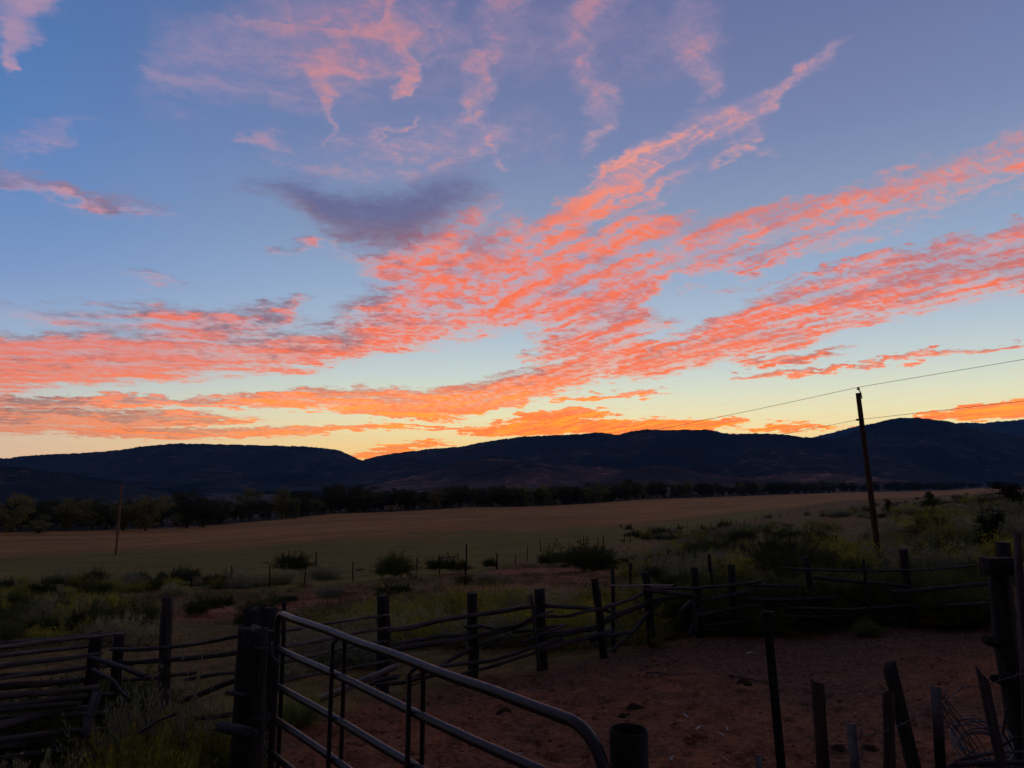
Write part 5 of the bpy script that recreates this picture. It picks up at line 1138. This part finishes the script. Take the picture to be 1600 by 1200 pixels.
def wood():                      # the rest of the wood behind the belt, one dark mass
    rg = np.random.default_rng(8); V, F_, Tn = [], [], []; o = 0
    for i in range(340):
        s = rg.uniform(Lt[1] - 70, Lt[5] + 500) if i % 3 == 2 else rg.uniform(Lt[1] - 90, Lt[3]); x = np.interp(s, Lt, TREE[:, 0]); y = np.interp(s, Lt, TREE[:, 1])
        k = np.searchsorted(Lt, s) - 1; dv = TREE[k + 1] - TREE[k]; dv /= np.linalg.norm(dv); q = rg.uniform(14, 110)
        x += -dv[1] * q; y += dv[0] * q; h = np.interp(s, [Lt[1], Lt[2], Lt[3], Lt[4], Lt[5]], [5.0, 6.4, 8.6, 11., 16.]) * rg.uniform(.7, 1.1)
        me = TM['cotton'][rg.integers(4)][1]; n = len(me.vertices); co = np.empty(n * 3, np.float32); me.vertices.foreach_get('co', co); co = co.reshape(-1, 4, 3)
        fi = rg.choice(n // 4, 500, False); co = co[fi]; c = co.mean(1, keepdims=True); co = (c + (co - c) * 3.0).reshape(-1, 3)
        V.append(co * [h * 1.2, h * 1.2, h] + [x, y, float(hz(x, y)) - .3]); F_.append(np.arange(2000).reshape(-1, 4) + o); o += 2000; Tn.append(np.repeat(rg.random(500) * .6, 4))
    tag(link('wood', mesh_np('wood', np.vstack(V), np.vstack(F_), {'tint': ('FLOAT', np.concatenate(Tn))}, [M_COTTON])), 'dark wood behind the tree belt beyond the field', kind='stuff')
wood()

# ------------------------------------------------------------------ each scattered plant is named after the nearest landmark
ORD = [w + ' closest' if w else 'closest' for w in ',second,third,fourth,fifth,sixth,seventh,eighth,ninth,tenth,eleventh,twelfth,thirteenth,fourteenth,fifteenth,sixteenth'.split(',')]
LM = {'shrub': [(262,960,'the lone side fence post'),(396,985,'the gate post'),(100,1000,'the lower left log fence'),(20,1060,'the end of the stacked logs'),(1180,960,'the dark middle of the back fence'),(1300,950,'the gap under the right fence rails'),(1460,945,'the right end of the back fence'),(181,868,'the field pole'),(599,950,'the widest back fence post'),(738,950,'the second back fence post'),(843,940,'the split stake'),(929,925,'the leaning back fence post'),(957,905,'the thin crooked stake'),
        (1085,900,'the broken back fence panel'),(1260,885,'the first right fence post'),(1349,885,'the thin right fence stake'),(1411,880,'the leaning right fence post'),(1376,870,'the tall utility pole'),(1552,840,'the dark juniper'),(1580,780,'the large bench juniper'),(1388,790,'the small upright juniper'),(1452,774,'the round crest juniper'),
        (905,880,'the largest dark bush'),(473,875,'the four thin fence posts'),(687,880,'the braced fence posts'),(620,890,'the round dark fence bush'),(1075,825,'the centre of the wire fence'),(1545,900,'the corner post cap'),(300,905,'the leftmost wire fence post')],
      'tree': [(228,800,'the pale rounded willow'),(292,795,'the dark round cottonwood'),(440,785,'the tall narrow poplar'),(15,800,'the edge tree at far left'),(188,800,'the field pole'),(565,760,'the mountain saddle'),(640,770,'the first knob past the saddle'),(800,770,'the middle of the foothills'),(860,770,'the flat part of the ridge'),(1343,740,'the tall utility pole'),(960,770,'the notch in the broad ridge'),(1020,768,'the highest ridge knob'),(1090,768,'the orange cloud tip'),(1150,765,'the power line crossing'),(1230,763,'the low ridge end')]}
def pixel(p):
    v = np.array(p) - EYE; y_ = v[1] * cp + v[2] * sp; z_ = -v[1] * sp + v[2] * cp; return 800 + F * v[0] / y_, 600 - F * z_ / y_
cells = {}
for o in list(COL.objects):
    if o.parent is None and o.get('group') and o.get('category') in ('shrub', 'tree', 'weed') and 'farthest' not in o['group']:
        x, y = pixel(o.location); kind = 'tree' if o['category'] == 'tree' else 'shrub'
        lx, ly, nm = min(LM[kind], key=lambda q: (q[0] - x) ** 2 + (2.5 * (q[1] - y)) ** 2)
        dx, dy = x - lx, (y - ly) * 2.5
        rel = ('to the right of' if dx > 0 else 'to the left of') if abs(dx) > abs(dy) else ('below' if dy > 0 else 'above')
        if kind == 'tree': rel = 'to the right of' if dx > 0 else 'to the left of'
        base = o.name.split('.')[0]; look = {'sagebrush': 'grey sagebrush', 'rabbitbrush': 'yellow-green rabbitbrush', 'dark_shrub': 'dark green shrub', 'dry_weed': 'dry weed', 'cottonwood_tree': 'dark belt tree', 'willow_tree': 'paler belt tree', 'poplar_tree': 'narrow belt tree'}[base]
        if kind == 'tree' and o.scale[2] < 3.4: look = 'low ' + look.replace('tree', 'bush')
        cells.setdefault((look, rel, nm), []).append((math.hypot(dx, dy), o))
for (look, rel, nm), q in cells.items():
    q.sort(key=lambda t: t[0])
    for i, (_, o) in enumerate(q):
        if i < len(ORD): o['label'] = f'{look} {ORD[i]} {rel} {nm}'
        else: o['label'] = f'{look} farther out {rel} {nm}'; o['group'] = f'{look} farther out {rel} {nm}'

# ------------------------------------------------------------------ evening air
def haze():
    m = bpy.data.materials.new('evening_haze'); m.use_nodes = True; T = NT(m.node_tree); T.n.clear()
    v = T.node('ShaderNodeVolumePrincipled'); v.inputs['Color'].default_value = (.11, .44, 1.0, 1); v.inputs['Density'].default_value = 2.9e-5; v.inputs['Anisotropy'].default_value = 0.0
    o = T.node('ShaderNodeOutputMaterial'); T.l.new(v.outputs[0], o.inputs['Volume'])
    bpy.context.view_layer.update()
    B = np.array([o.matrix_world @ Vector(c) for o in COL.objects if o.type == 'MESH' for c in o.bound_box])
    (x0, y0, z0), (x1, y1, z1) = B.min(0) - 1, B.max(0) + 1
    print('air box', B.min(0), B.max(0))
    V = [(x, y, z) for z in (z0, z1) for y in (y0, y1) for x in (x0, x1)]
    f = [(0, 2, 3, 1), (4, 5, 7, 6), (0, 1, 5, 4), (2, 6, 7, 3), (0, 4, 6, 2), (1, 3, 7, 5)]
    tag(link('haze', mesh_np('haze', V, f, None, [m])), 'thin blue evening haze filling the valley', kind='stuff')
haze()
